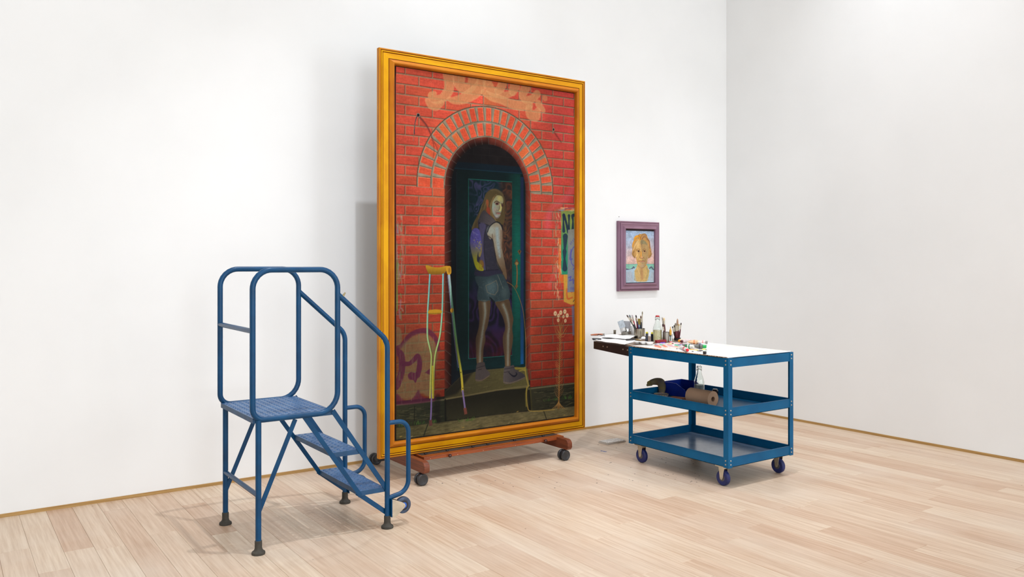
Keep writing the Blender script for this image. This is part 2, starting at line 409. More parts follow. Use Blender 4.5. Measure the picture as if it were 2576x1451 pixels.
for i, x in enumerate((2.99, 2.975)):
    pass

# ------------------------------------------------------------------ frames
def frame_mat(name, base, hi, lo, long_axis):
    m = bpy.data.materials.new(name); m.use_nodes = True; nt = m.node_tree; b = nt.nodes['Principled BSDF']; L = nt.links.new; N = nt.nodes.new
    geo = N('ShaderNodeNewGeometry'); mp = N('ShaderNodeMapping')
    mp.inputs['Scale'].default_value = (1.6, 90, 170) if long_axis == 'x' else (170, 90, 1.6)
    L(geo.outputs['Position'], mp.inputs[0])
    n1 = N('ShaderNodeTexNoise'); n1.inputs['Scale'].default_value = 1; n1.inputs['Detail'].default_value = 3; L(mp.outputs[0], n1.inputs['Vector'])
    r1 = N('ShaderNodeValToRGB'); r1.color_ramp.elements[0].position = .34; r1.color_ramp.elements[1].position = .62
    r1.color_ramp.elements[0].color = lin(lo); r1.color_ramp.elements[1].color = lin(base); L(n1.outputs['Fac'], r1.inputs[0])
    mp2 = N('ShaderNodeMapping'); mp2.inputs['Scale'].default_value = (5, 8, 9) if long_axis == 'x' else (9, 8, 5)
    L(geo.outputs['Position'], mp2.inputs[0])
    n2 = N('ShaderNodeTexNoise'); n2.inputs['Scale'].default_value = 1.; n2.inputs['Detail'].default_value = 2; L(mp2.outputs[0], n2.inputs['Vector'])
    r2 = N('ShaderNodeValToRGB'); r2.color_ramp.elements[0].position = .48; r2.color_ramp.elements[1].position = .62
    r2.color_ramp.elements[0].color = (0, 0, 0, 1); r2.color_ramp.elements[1].color = (.55, .55, .55, 1); L(n2.outputs['Fac'], r2.inputs[0])
    mx = N('ShaderNodeMix'); mx.data_type = 'RGBA'; L(r2.outputs[0], mx.inputs['Factor']); L(r1.outputs[0], mx.inputs['A']); mx.inputs['B'].default_value = lin(hi)
    L(mx.outputs['Result'], b.inputs['Base Color'])
    b.inputs['Roughness'].default_value = .4; b.inputs['Specular IOR Level'].default_value = .15
    return m
def rails(prof_list, x0, x1, z0, z1, yback, mats, parent, names='frame_rail'):
    """four mitred rails; profile (inset, height above back); mats: list of (from_index, material for x rails, for z rails)"""
    for side in ('top', 'bottom', 'left', 'right'):
        base = None
        for (i0, i1, mx_, mz_) in mats:
            m = MB(); pr = prof_list[i0:i1 + 1]; vs = []; n = len(pr)
            for w_, d in pr:
                y = yback - d
                if side == 'top': vs += [(x0 + w_, y, z1 - w_), (x1 - w_, y, z1 - w_)]
                elif side == 'bottom': vs += [(x0 + w_, y, z0 + w_), (x1 - w_, y, z0 + w_)]
                elif side == 'left': vs += [(x0 + w_, y, z0 + w_), (x0 + w_, y, z1 - w_)]
                else: vs += [(x1 - w_, y, z0 + w_), (x1 - w_, y, z1 - w_)]
            fs = [(2 * i, 2 * i + 1, 2 * i + 3, 2 * i + 2) for i in range(n - 1)]
            m.add(vs, fs)
            # make normals face outwards (towards -y / away from the rail body)
            me_m = mx_ if side in ('top', 'bottom') else mz_
            o = m.build(names if base is None else 'molding_strip', me_m, parent if base is None else base, angle=28)
            if base is None: base = o
FM = {}
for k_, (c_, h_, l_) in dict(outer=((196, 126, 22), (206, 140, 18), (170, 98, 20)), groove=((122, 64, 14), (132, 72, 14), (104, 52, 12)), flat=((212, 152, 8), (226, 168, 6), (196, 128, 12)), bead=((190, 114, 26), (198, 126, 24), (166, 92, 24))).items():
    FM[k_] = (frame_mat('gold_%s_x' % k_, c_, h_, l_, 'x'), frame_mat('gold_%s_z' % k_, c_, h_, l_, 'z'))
PX0, PX1, PZ0, PZ1, PYB = 2.464, 4.286, .1675, 2.968, 5.128
pt = thing('framed_painting', 'huge gold-framed painting of a person in a brick archway with crutches', 'painting', ((PX0 + PX1) / 2, 5.10, PZ0))
prof = [(0, 0), (0, .034), (.002, .037), (.006, .038), (.010, .037), (.012, .033), (.0145, .033), (.017, .039), (.021, .040), (.0245, .038), (.027, .034), (.030, .036),
        (.066, .043), (.0665, .040), (.0690, .040), (.071, .043), (.078, .052), (.086, .061), (.093, .0655), (.099, .0650), (.1035, .060), (.106, .052), (.1065, .040), (.1065, .0)]
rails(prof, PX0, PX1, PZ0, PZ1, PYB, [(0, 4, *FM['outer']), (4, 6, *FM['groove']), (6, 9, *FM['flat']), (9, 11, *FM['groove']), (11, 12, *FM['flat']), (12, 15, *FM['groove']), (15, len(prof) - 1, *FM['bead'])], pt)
MB().box(PX0 + .05, PX1 - .05, 5.108, 5.124, PZ0 + .05, PZ1 - .05).build('backing', mat('black_slip', (16, 13, 13), .8), pt)

V_X = frame_mat('mauve_x', (150, 116, 132), (156, 122, 138), (132, 98, 112), 'x')
V_Z = frame_mat('mauve_z', (146, 112, 132), (150, 118, 138), (126, 94, 110), 'z')
SX0, SX1, SZ0, SZ1, SYB = 5.176, 5.700, 1.240, 1.893, 5.698
sp = thing('framed_portrait', 'small mauve-framed portrait of a wavy-haired face hanging on the wall', 'painting', ((SX0 + SX1) / 2, 5.66, SZ0))
prof2 = [(0, 0), (0, .030), (.004, .034), (.010, .034), (.012, .029), (.015, .029), (.018, .040), (.026, .044), (.034, .040), (.046, .040), (.050, .046), (.058, .052), (.066, .054), (.071, .050), (.072, .040), (.072, 0)]
rails(prof2, SX0, SX1, SZ0, SZ1, SYB, [(0, len(prof2) - 1, V_X, V_Z)], sp)
MB().box(SX0 + .03, SX1 - .03, 5.672, 5.690, SZ0 + .03, SZ1 - .03).build('backing', mat('dark_maroon_slip', (44, 26, 30), .8), sp)
# ------------------------------------------------------------------ the painter: flat paint on a canvas, kept as a colour attribute
class Paint:
    def __init__(s, x0, x1, z0, z1, step, yreal, yq):
        s.nx = int((x1 - x0) / step) + 1; s.nz = int((z1 - z0) / step) + 1
        s.xr = np.linspace(x0, x1, s.nx); s.zr = np.linspace(z0, z1, s.nz); s.y = yreal; s.yq = yq
        k = yq / yreal
        s.x = s.xr * k; s.z = CAMZ + (s.zr - CAMZ) * k
        s.X, s.Z = np.meshgrid(s.x, s.z); s.img = np.zeros((s.nz, s.nx, 3))
    def Q(s, px, py):
        p = at_y(px, py, s.yq); return (p.x, p.z)
    def zoom(s, ox, oy, sc):
        return lambda *pts: [s.Q(ox + a / sc, oy + b / sc) for a, b in pts]
    def sl(s, pts, m):
        xs = [p[0] for p in pts]; zs = [p[1] for p in pts]
        i0 = max(0, np.searchsorted(s.x, min(xs) - m) - 1); i1 = min(s.nx, np.searchsorted(s.x, max(xs) + m) + 1)
        j0 = max(0, np.searchsorted(s.z, min(zs) - m) - 1); j1 = min(s.nz, np.searchsorted(s.z, max(zs) + m) + 1)
        return slice(j0, j1), slice(i0, i1)
    def mix(s, S, col, a):
        c = np.asarray(col, float)
        if c.ndim == 1: c = c / 255.
        s.img[S] = s.img[S] * (1 - a[..., None]) + c * a[..., None]
    def dist(s, S, pts, closed, w=None):
        X, Z = s.X[S], s.Z[S]; d = np.full(X.shape, 1e9); wv = np.zeros(X.shape)
        n = len(pts); q = n if closed else n - 1
        ins = np.zeros(X.shape, bool)
        for i in range(q):
            (ax, az), (bx, bz) = pts[i], pts[(i + 1) % n]
            ex, ez = bx - ax, bz - az; L2 = ex * ex + ez * ez + 1e-12
            t = np.clip(((X - ax) * ex + (Z - az) * ez) / L2, 0, 1)
            dd = np.hypot(X - ax - t * ex, Z - az - t * ez)
            if w is not None:
                ww = w[i] + (w[(i + 1) % n] - w[i]) * t; dd = dd - ww / 2
            d = np.minimum(d, dd)
            if closed:
                c = ((az > Z) != (bz > Z)); xi = ax + (Z - az) * ex / (ez if abs(ez) > 1e-12 else 1e-12)
                ins ^= c & (X < xi)
        return d, ins
    def poly(s, pts, col, a=1., soft=.003, smooth=0, col2=None, p0=None, p1=None):
        if smooth: pts = spline(pts, True, smooth)
        S = s.sl(pts, soft * 2)
        if s.X[S].size == 0: return
        d, ins = s.dist(S, pts, True); sd = np.where(ins, d, -d)
        al = np.clip(.5 + sd / soft, 0, 1) * a
        if col2 is not None:
            X, Z = s.X[S], s.Z[S]; ex, ez = p1[0] - p0[0], p1[1] - p0[1]
            t = np.clip(((X - p0[0]) * ex + (Z - p0[1]) * ez) / (ex * ex + ez * ez), 0, 1)[..., None]
            col = (np.array(col) * (1 - t) + np.array(col2) * t) / 255.
        s.mix(S, col, al)
    def stroke(s, pts, w, col, a=1., soft=.002, smooth=0, cols=None):
        if smooth:
            n = len(pts); sp = spline(pts, False, smooth)
            if isinstance(w, (list, tuple)): w = list(np.interp(np.linspace(0, n - 1, len(sp)), range(n), w))
            pts = sp
        if not isinstance(w, (list, tuple)): w = [w] * len(pts)
        m = max(w) / 2 + soft * 2; S = s.sl(pts, m)
        if s.X[S].size == 0: return
        d, _ = s.dist(S, pts, False, w); al = np.clip(.5 - d / soft, 0, 1) * a
        if cols is not None:
            Z = s.Z[S]; zt, zb = pts[0][1], pts[-1][1]
            t = np.clip((Z - zt) / (zb - zt + 1e-9), 0, 1)
            k = np.linspace(0, 1, len(cols)); col = np.stack([np.interp(t, k, [c[i] for c in cols]) for i in range(3)], -1) / 255.
        s.mix(S, col, al)
    def ell(s, c, rx, rz, col, a=1., soft=.003, rot=0.):
        S = s.sl([(c[0] - max(rx, rz), c[1] - max(rx, rz)), (c[0] + max(rx, rz), c[1] + max(rx, rz))], soft * 2)
        X, Z = s.X[S] - c[0], s.Z[S] - c[1]; ca, sa = math.cos(rot), math.sin(rot)
        u, v = X * ca + Z * sa, -X * sa + Z * ca
        r = np.hypot(u / rx, v / rz); d = (1 - r) * min(rx, rz)
        s.mix(S, col, np.clip(.5 + d / soft, 0, 1) * a)
    def noise(s, fx, fz, seed, octv=3):
        out = np.zeros(s.X.shape); amp = 1.; tot = 0.
        for o in range(octv):
            out += amp * vnoise(s.X * fx * 2 ** o, s.Z * fz * 2 ** o, seed + o); tot += amp; amp *= .55
        return out / tot
    def make(s, name, m, parent):
        nx, nz = s.nx, s.nz
        co = np.empty((nz, nx, 3), np.float32); co[..., 0] = s.xr[None, :]; co[..., 1] = s.y; co[..., 2] = s.zr[:, None]
        idx = np.arange(nx * nz, dtype=np.int32).reshape(nz, nx)
        q = np.stack([idx[:-1, :-1], idx[:-1, 1:], idx[1:, 1:], idx[1:, :-1]], -1).reshape(-1, 4)
        # rim folded back round the stretcher
        back = np.array([(s.xr[0], s.y + .012, s.zr[0]), (s.xr[-1], s.y + .012, s.zr[0]), (s.xr[-1], s.y + .012, s.zr[-1]), (s.xr[0], s.y + .012, s.zr[-1])], np.float32)
        n0 = nx * nz; cs = [idx[0, 0], idx[0, -1], idx[-1, -1], idx[-1, 0]]
        rim = np.array([(cs[i], n0 + i, n0 + (i + 1) % 4, cs[(i + 1) % 4]) for i in range(4)], np.int32)
        V = np.concatenate([co.reshape(-1, 3), back]); Fq = np.concatenate([q, rim]).astype(np.int32)
        me = bpy.data.meshes.new(name); me.vertices.add(len(V)); me.vertices.foreach_set('co', V.ravel())
        me.loops.add(Fq.size); me.loops.foreach_set('vertex_index', Fq.ravel())
        me.polygons.add(len(Fq)); me.polygons.foreach_set('loop_start', np.arange(0, Fq.size, 4, dtype=np.int32))
        me.update(calc_edges=True)
        c = np.clip(s.img, 0, 1); l = np.where(c <= .04045, c / 12.92, ((c + .055) / 1.055) ** 2.4)
        rgba = np.ones((len(V), 4), np.float32); rgba[:nx * nz, :3] = l.reshape(-1, 3); rgba[nx * nz:, :3] = .02
        at = me.color_attributes.new('paint', 'FLOAT_COLOR', 'POINT'); at.data.foreach_set('color', rgba.ravel())
        o = bpy.data.objects.new(name, me); COL.objects.link(o); me.materials.append(m)
        o.parent = parent; o.matrix_parent_inverse = Matrix.Translation(-WLOC[parent.name])
        return o
def vnoise(x, z, seed):
    r = np.random.default_rng(seed).random((256, 256))
    xi = np.floor(x).astype(int); zi = np.floor(z).astype(int); fx = x - xi; fz = z - zi
    fx = fx * fx * (3 - 2 * fx); fz = fz * fz * (3 - 2 * fz)
    g = lambda a, b: r[a % 256, b % 256]
    return (g(xi, zi) * (1 - fx) + g(xi + 1, zi) * fx) * (1 - fz) + (g(xi, zi + 1) * (1 - fx) + g(xi + 1, zi + 1) * fx) * fz
def spline(pts, closed, n=5):
    P = [np.array(p, float) for p in pts]; m = len(P); out = []
    for i in range(m if closed else m - 1):
        p0 = P[(i - 1) % m] if closed or i > 0 else P[i]; p1 = P[i]; p2 = P[(i + 1) % m]; p3 = P[(i + 2) % m] if closed or i + 2 < m else P[i + 1]
        for k in range(n):
            t = k / n
            out.append(tuple(.5 * (2 * p1 + (p2 - p0) * t + (2 * p0 - 5 * p1 + 4 * p2 - p3) * t * t + (3 * p1 - p0 - 3 * p2 + p3) * t ** 3)))
    if not closed: out.append(tuple(P[-1]))
    return out
def lerp3(a, b, t): return np.array(a) / 255. * (1 - t[..., None]) + np.array(b) / 255. * t[..., None]

pa = Paint(2.5955, 4.190, .2835, 2.8555, .00285, 5.098, 5.105)
X, Z = pa.X, pa.Z
n_big = pa.noise(3, 3, 3); n_mid = pa.noise(14, 14, 9); n_fine = pa.noise(120, 120, 20, 2); n_str = pa.noise(30, 160, 31, 2)
rq0 = random.Random(9)
# --- brick wall
kk = np.arange(0, 40); cz = 2.812 - (.07047 * kk - .0000437 * kk * kk)
row = np.searchsorted(-cz, -Z)                         # 0 above the first joint
zt = np.where(row > 0, cz[np.clip(row - 1, 0, 39)], 2.884); zb = cz[np.clip(row, 0, 39)]
off = np.where(row % 2 == 0, 2.669, 2.7765); Lb = .2163
u = (X - off) / Lb; bi = np.floor(u).astype(int); du = (u - bi) * Lb
dt, db, dl_, dr_ = zt - Z, Z - zb, du, Lb - du
rid = vnoise(bi * 7.31 + 100.5, row * 3.77 + 50.5, 77); rid2 = vnoise(bi * 5.13 + 30.5, row * 9.71 + 11.5, 78)
hgt = np.clip((Z - .5) / 2.3, 0, 1)
bc = lerp3((160, 52, 32), (196, 70, 52), hgt * .8 + .35 * (rid - .5) + .3 * (n_mid - .5) + .1)
bc = bc * (1 + .07 * (n_fine - .5)[..., None] + .16 * (n_str - .5)[..., None] + .25 * (n_big - .5)[..., None])
t = np.clip((rid2 - .45) * 1.6, 0, .6) * np.clip(n_big * 1.6 - .3, 0, 1); bc = bc * (1 - t[..., None]) + np.array((150, 88, 44)) / 255. * t[..., None]
tr_ = np.clip((X - 3.75) / .4, 0, 1) * np.clip((Z - .9) / .8, 0, 1) * .38 * n_mid * 1.6
bc = bc * (1 - tr_[..., None]) + np.array((190, 44, 62)) / 255. * tr_[..., None]
def edge(d, w0, w1): return np.clip((d - w0) / (w1 - w0), 0, 1)
hl = (1 - edge(np.minimum(dt - .004, dl_ - .003), 0, .006)) * .35
bc = bc * (1 - hl[..., None]) + np.array((232, 128, 100)) / 255. * hl[..., None]
mo = lerp3((104, 82, 60), (146, 120, 92), np.clip(n_mid * .9 + hgt * .3 - .1, 0, 1))
mm = np.minimum(np.minimum(edge(dt, .0025, .0045), edge(db, .0025, .0045)), np.minimum(edge(dl_, .0022, .0042), edge(dr_, .0022, .0042)))
sh = (1 - edge(np.minimum(db - .004, dr_ - .0035), 0, .0055)) * mm * .85
bc = bc * (1 - sh[..., None]) + np.array((80, 30, 24)) / 255. * sh[..., None]
img = mo * (1 - mm[..., None]) + bc * mm[..., None]
# --- arch rings
AX, AZ = 3.363, 2.060
rr = np.hypot(X - AX, Z - AZ); th = np.arctan2(Z - AZ, X - AX)
archm = (rr < .607) & (rr > .372) & (Z > 2.035)
ring = lerp3((104, 92, 72), (150, 138, 116), np.clip(n_mid * 1.2 - .1, 0, 1))
ring = np.where(((rr > .600))[..., None], np.array((84, 62, 46)) / 255., ring)
for (n, r0, r1, hw) in ((25, .497, .594, .0232), (19, .387, .479, .0247)):
    st = math.pi / (n - .35); k = np.round((th - .0) / st - .33); tc_ = (k + .33) * st
    along = rr * np.cos(th - tc_); per = rr * np.sin(th - tc_)
    inside = np.minimum(np.minimum(edge(along, r0 - .0015, r0 + .0015), edge(-along, -r1 - .0015, -r1 + .0015)), edge(-np.abs(per), -hw - .0015, -hw + .0015))
    inside = inside * (Z > 2.037)
    vb = vnoise(k * 3.3 + n * 5.5 + .5, k * 0 + 2.5, 99)
    v_ = lerp3((178, 60, 36), (206, 80, 50), np.clip(vb + .5 * (n_mid - .5), 0, 1)) * (1 + .08 * (n_fine - .5)[..., None] + .15 * (n_str - .5)[..., None])
    t2 = (np.clip(vb * 2 - 1.25, 0, .5)) * n_big * 1.5; v_ = v_ * (1 - t2[..., None]) + np.array((172, 104, 40)) / 255. * t2[..., None]
    hl2 = (1 - edge(np.minimum(r1 - along, hw + per), 0.001, .006)) * .4
    v_ = v_ * (1 - hl2[..., None]) + np.array((245, 150, 110)) / 255. * hl2[..., None]
    # wedge of dark in the joint beside each brick
    jd = np.clip(1 - np.abs(per + hw + .004) / .006, 0, 1) * ((along > r0 - .004) & (along < r1)) * .55 + np.clip(1 - np.abs(along - r0 + .005) / .006, 0, 1) * .5
    ring = ring * (1 - (jd * (1 - inside))[..., None]) + np.array((60, 44, 34)) / 255. * (jd * (1 - inside))[..., None]
    ring = ring * (1 - inside[..., None]) + v_ * inside[..., None]
am_ = (edge(.607 - rr, -.0018, .0018) * edge(rr - .370, -.0018, .0018) * edge(Z - 2.035, -.0018, .0018))[..., None]; img = img * (1 - am_) + ring * am_
# dirt lower down, and brickwork darker towards the pavement
g = np.clip((1.75 - Z) / 1.25, 0, 1) ** 1.3
img = img * (1 - .46 * g[..., None] * np.array((.75, 1.0, 1.05)))
dl2 = np.clip((1.25 - Z) / .35, 0, 1) * np.clip((3.0 - X) / .12, 0, 1) * np.clip(n_str * 1.3 - .1, 0, 1) * .55
img = img * (1 - dl2[..., None]) + np.array((104, 88, 44)) / 255. * dl2[..., None]
pa.img = img
z8 = pa.zoom(790, 50, 2.232); zA = pa.zoom(940, 100, 4.837); zB = pa.zoom(1190, 130, 4.837); zH = pa.zoom(1030, 170, 6.779)
z4 = pa.zoom(1100, 460, 5.183); z5 = pa.zoom(1100, 680, 4.8375); zC = pa.zoom(980, 640, 3.025); zR = pa.zoom(1290, 400, 3.82); zP = pa.zoom(1240, 760, 4.144); Zp = pa.zoom(0, 0, 1)
# --- doorway: reveal, dark recess, door
opening = ((rr < .376) & (Z > 2.06)) | ((X > 2.984) & (X < 3.745) & (Z <= 2.06) & (Z > .52))
r2_ = np.hypot(X - 3.370, Z - 2.052)
inner = ((r2_ < .331) & (Z > 2.052)) | ((X > 3.040) & (X < 3.701) & (Z <= 2.052))
def put(mask, c, a=1.):
    m_ = (mask * a).astype(float)[..., None] if np.ndim(a) else (mask.astype(float) * a)[..., None]
    pa.img = pa.img * (1 - m_) + c * m_
side = np.clip((X - 3.2) / .4, 0, 1)
rev = lerp3((84, 36, 26), (134, 52, 36), side * np.clip(1.2 - (2.45 - Z) / 2.4, .5, 1)) * (.75 + .5 * n_mid)[..., None]
kin = np.clip((.376 - rr) / .045, 0, 1); kl = np.clip((X - 2.984) / .056, 0, 1); kr = np.clip((3.745 - X) / .044, 0, 1)
dep = np.where(Z > 2.06, kin, np.where(X < 3.37, kl, kr))
rev = rev * (1 - .72 * np.where(X < 3.37, dep, dep * .62))[..., None]
# brick joints on the reveal run back in perspective
jz = np.where(X < 3.37, Z + kl * (.055 * np.sign(1.35 - Z) * np.minimum(1, np.abs(1.35 - Z) * 1.5)), Z + kr * (.05 * np.sign(1.35 - Z) * np.minimum(1, np.abs(1.35 - Z) * 1.5)))
jl = np.abs(((jz - .534) / .0692) % 1 - .5); jm = (jl > .455) & (Z <= 2.06)
ja = (np.abs(((th / (math.pi / 18)) % 1) - .5) > .455) & (Z > 2.06)
rev = np.where((jm | ja)[..., None], rev * .5 + np.array((82, 78, 74)) / 255. * .45, rev)
omf = np.where(Z > 2.06, edge(.376 - rr, -.0018, .0018), edge(X - 2.984, -.0018, .0018) * edge(3.745 - X, -.0018, .0018)) * (Z > .52)
imf = np.where(Z > 2.052, edge(.331 - r2_, -.003, .003), edge(X - 3.040, -.003, .003) * edge(3.701 - X, -.003, .003))
put(omf, rev)
deepc = lerp3((14, 18, 24), (10, 34, 36), np.clip((X - 3.0) / .7, 0, 1)) * (.8 + .4 * n_mid)[..., None]
put(imf * omf, deepc)
# lintel bricks in the dark
lint = inner & (Z > 2.235); put(lint, lerp3((22, 18, 20), (40, 30, 30), n_mid))
for zz in (2.30, 2.355): put(inner & (np.abs(Z - zz) < .0016), np.array((52, 48, 48)) / 255., .6)
for xx, za, zb_ in ((3.30, 2.235, 2.30), (3.44, 2.235, 2.30), (3.37, 2.30, 2.355), (3.23, 2.30, 2.355), (3.51, 2.30, 2.355)):
    put(inner & (np.abs(X - xx) < .0016) & (Z > za) & (Z < zb_), np.array((52, 48, 48)) / 255., .6)
put(inner & (Z < 2.235) & (Z > 2.185), np.array((14, 34, 48)) / 255.)
put(inner & (np.abs(Z - 2.187) < .004), np.array((20, 62, 78)) / 255., .8)
door = (X > 3.085) & (X < 3.655) & (Z < 2.18) & (Z > .72)
lit = np.exp(-((X - 3.625) / .07) ** 2) * np.exp(-((Z - 1.55) / .75) ** 2)
dcol = lerp3((12, 34, 36), (10, 92, 76), np.clip(lit + .25 * np.exp(-((X - 3.16) / .05) ** 2) * np.exp(-((Z - 1.5) / .4) ** 2), 0, 1)) * (.90 + .20 * n_str)[..., None]
put(inner & door, dcol)
put(inner & (X > 3.655) & (X < 3.684) & (Z < 2.16) & (Z > .73), lerp3((26, 44, 78), (16, 76, 128), np.clip((1.2 - Z) / .5, 0, 1)))
put(inner & (np.abs(X - 3.087) < .003) & (Z < 2.16) & (Z > .75), np.array((24, 46, 56)) / 255., .8)
put(inner & (np.abs(X - 3.054) < .002) & (Z < 2.1) & (Z > .75), np.array((20, 28, 40)) / 255., .8)
# panel with scrawled colour
PXa, PXb, PZa, PZb = 3.184, 3.578, .800, 2.118
pan = (X > PXa) & (X < PXb) & (Z < PZb - (X - PXa) * .0) & (Z > PZa)
wx = X + .09 * (pa.noise(7, 7, 41) - .5); wz = Z + .12 * (pa.noise(6, 6, 47) - .5)
s1 = np.sin(20 * vnoise(wx * 15, wz * 12, 55) + 9 * vnoise(wx * 30, wz * 26, 57) + 8 * wx); s1 = np.clip(s1 * .5 + .5, 0, 1) ** 1.3 * np.clip(1.5 * n_mid - .25, 0, .8)
up = np.clip((Z - 1.45) / .3, 0, 1); rt = np.clip((X - 3.44) / .06, 0, 1)
pc = lerp3((14, 40, 46), (82, 72, 122), s1 * np.clip(up * (1 - rt), 0, 1) * np.clip(.3 + 1.2 * n_big, 0, 1))
po = lerp3((46, 36, 34), (130, 70, 42), s1 * .9 * np.clip((Z - 1.2) / .4, .15, 1)); tt = rt * np.clip((Z - 1.05) / .4, 0, 1)
pc = pc * (1 - tt[..., None]) + po * tt[..., None]
lowp = np.clip((1.45 - Z) / .25, 0, 1)
pl_ = lerp3((20, 20, 32), (50, 32, 76), np.clip(np.sin(30 * vnoise(wx * 6, wz * 6, 61)) * .5 + .4, 0, 1) ** 1.6)
red = np.clip((1.02 - Z) / .14, 0, 1) * np.clip(n_mid * 1.5 - .15, 0, 1); pl_ = pl_ * (1 - red[..., None]) + np.array((62, 18, 26)) / 255. * red[..., None]
pc = pc * (1 - lowp[..., None]) + pl_ * lowp[..., None]
put(pan & inner, pc)
put(pan & inner & ((X < PXa + .0035) | (Z > PZb - .0035) | (Z < PZa + .0035)), np.array((26, 128, 108)) / 255., .8)
put(pan & inner & (X > PXb - .003), np.array((28, 82, 76)) / 255., .7)
# --- threshold slab, step and pavement
put((Z < .545), np.array((28, 26, 20)) / 255.)
put((Z < .60) & (X > 2.984) & (X < 3.745), np.array((26, 24, 20)) / 255.)
slab = Zp((1119, 985), (1160, 945), (1205, 932), (1300, 922), (1326, 926), (1332, 968), (1330, 976), (1250, 982), (1160, 998), (1119, 1006))
pa.poly(slab, (58, 52, 32), 1, .004, col2=(78, 72, 40), p0=pa.Q(1120, 990), p1=pa.Q(1320, 950))
for i in range(110):
    x = rq0.uniform(1130, 1322); y = rq0.uniform(930, 994) 
    if y > 1000 - (x - 1119) * .13 or y < 985 - (x - 1119) * .5 and x < 1210: continue
    pa.stroke(Zp((x, y), (x + rq0.uniform(6, 24), y - rq0.uniform(0, 5))), rq0.uniform(.002, .006), rq0.choice([(86, 78, 46), (44, 40, 26), (98, 88, 52), (60, 54, 34)]), .45, .004)
pa.poly(Zp((1119, 985), (1160, 945), (1190, 936), (1150, 990), (1119, 1000)), (22, 20, 18), .75, .02)
pa.stroke(Zp((1119, 1004), (1180, 994), (1250, 981), (1332, 970)), .012, (104, 92, 58), .7, .004)
pa.poly(Zp((1119, 1008), (1180, 998), (1250, 985), (1331, 975), (1331, 1032), (1250, 1042), (1119, 1058)), (30, 28, 20), 1, .003, col2=(44, 42, 28), p0=pa.Q(1200, 1000), p1=pa.Q(1200, 1050))
# plinths
def plinth(q, c1, c2):
    pa.poly(q, c1, 1, .003, col2=c2, p0=q[0], p1=q[2])
plinth(Zp((985, 1018), (1118, 1004), (1126, 1062), (985, 1080)), (50, 50, 34), (32, 34, 24))
plinth(Zp((1332, 974), (1460, 960), (1460, 1030), (1340, 1040)), (48, 46, 32), (36, 36, 26))
pa.stroke(Zp((985, 1020), (1118, 1005)), .011, (96, 88, 62), .8, .003)
pa.stroke(Zp((1330, 978), (1460, 962)), .012, (98, 90, 62), .8, .003)
rq = random.Random(5)
for (xa, xb, ya, yb_) in ((995, 1040, 1028, 1066), (1048, 1112, 1024, 1060), (1342, 1398, 985, 1030), (1402, 1452, 978, 1024)):
    for i in range(46):
        x = rq.uniform(xa, xb); y = rq.uniform(ya, yb_); l = rq.uniform(6, 20); d = (x - xa) * -.12
        pa.stroke(Zp((x, y + d), (x + l * .5, y + d - rq.uniform(-1, 2)), (x + l, y + d - l * .12)), rq.uniform(.002, .006), rq.choice([(86, 82, 52), (24, 26, 18), (66, 62, 40), (20, 20, 16)]), .55, .003)
pa.stroke(Zp((1043, 1022), (1042, 1068)), .007, (22, 22, 16), .8, .003); pa.stroke(Zp((1120, 1005), (1121, 1058)), .012, (16, 16, 14), .8, .006)
pa.stroke(Zp((1334, 976), (1338, 1038)), .012, (70, 64, 30), .7, .006)
pav = Zp((980, 1078), (1060, 1068), (1125, 1060), (1250, 1043), (1340, 1033), (1460, 1020), (1460, 1060), (980, 1125))
pa.poly(pav, (78, 72, 44), 1, .006, col2=(98, 88, 56), p0=pa.Q(1100, 1060), p1=pa.Q(1120, 1110))
Sv = pa.sl(pav, .01); tt = (n_str[Sv] - .5) * .35 + (n_mid[Sv] - .5) * .35; mk = (pa.Z[Sv] < .46)[..., None]
pa.img[Sv] = np.where(mk, pa.img[Sv] * (1 + tt[..., None]), pa.img[Sv])
for i in range(70):
    x = rq.uniform(995, 1450); y0 = 1112 - (x - 993) * .138; y = y0 - rq.uniform(2, 34)
    pa.stroke(Zp((x, y), (x + rq.uniform(8, 26), y - rq.uniform(1, 9))), rq.uniform(.002, .005), rq.choice([(122, 112, 66), (58, 54, 34), (104, 92, 50)]), .4, .004)
pa.stroke(Zp((1076, 1068), (1068, 1090), (1064, 1104)), .008, (30, 34, 26), .9, .003, 4)
pa.stroke(Zp((1368, 1034), (1372, 1046), (1376, 1058)), .007, (30, 30, 22), .9, .003, 4)
for x, y in ((1008, 1098), (1035, 1098), (1165, 1075), (1290, 1060), (1110, 1092), (1302, 1035), (1280, 1064), (1420, 1044)):
    pa.ell(pa.Q(x, y), .011, .004, rq.choice([(132, 122, 92), (150, 120, 54)]), .8, .003, .2)
for i in range(90):
    x = rq.choice([rq.uniform(1000, 1035), rq.uniform(1042, 1070), rq.uniform(1085, 1100), rq.uniform(1365, 1400), rq.uniform(1415, 1440), rq.uniform(1150, 1200)]); y = 1073 - (x - 1000) * .118 - (20 if x > 1300 else 0) + (6 if 1140 < x < 1210 else 0)
    pa.stroke(Zp((x, y), (x + rq.uniform(-5, 5), y - rq.uniform(3, 9))), .004, rq.choice([(58, 92, 34), (40, 70, 28), (74, 106, 40)]), .7, .003)
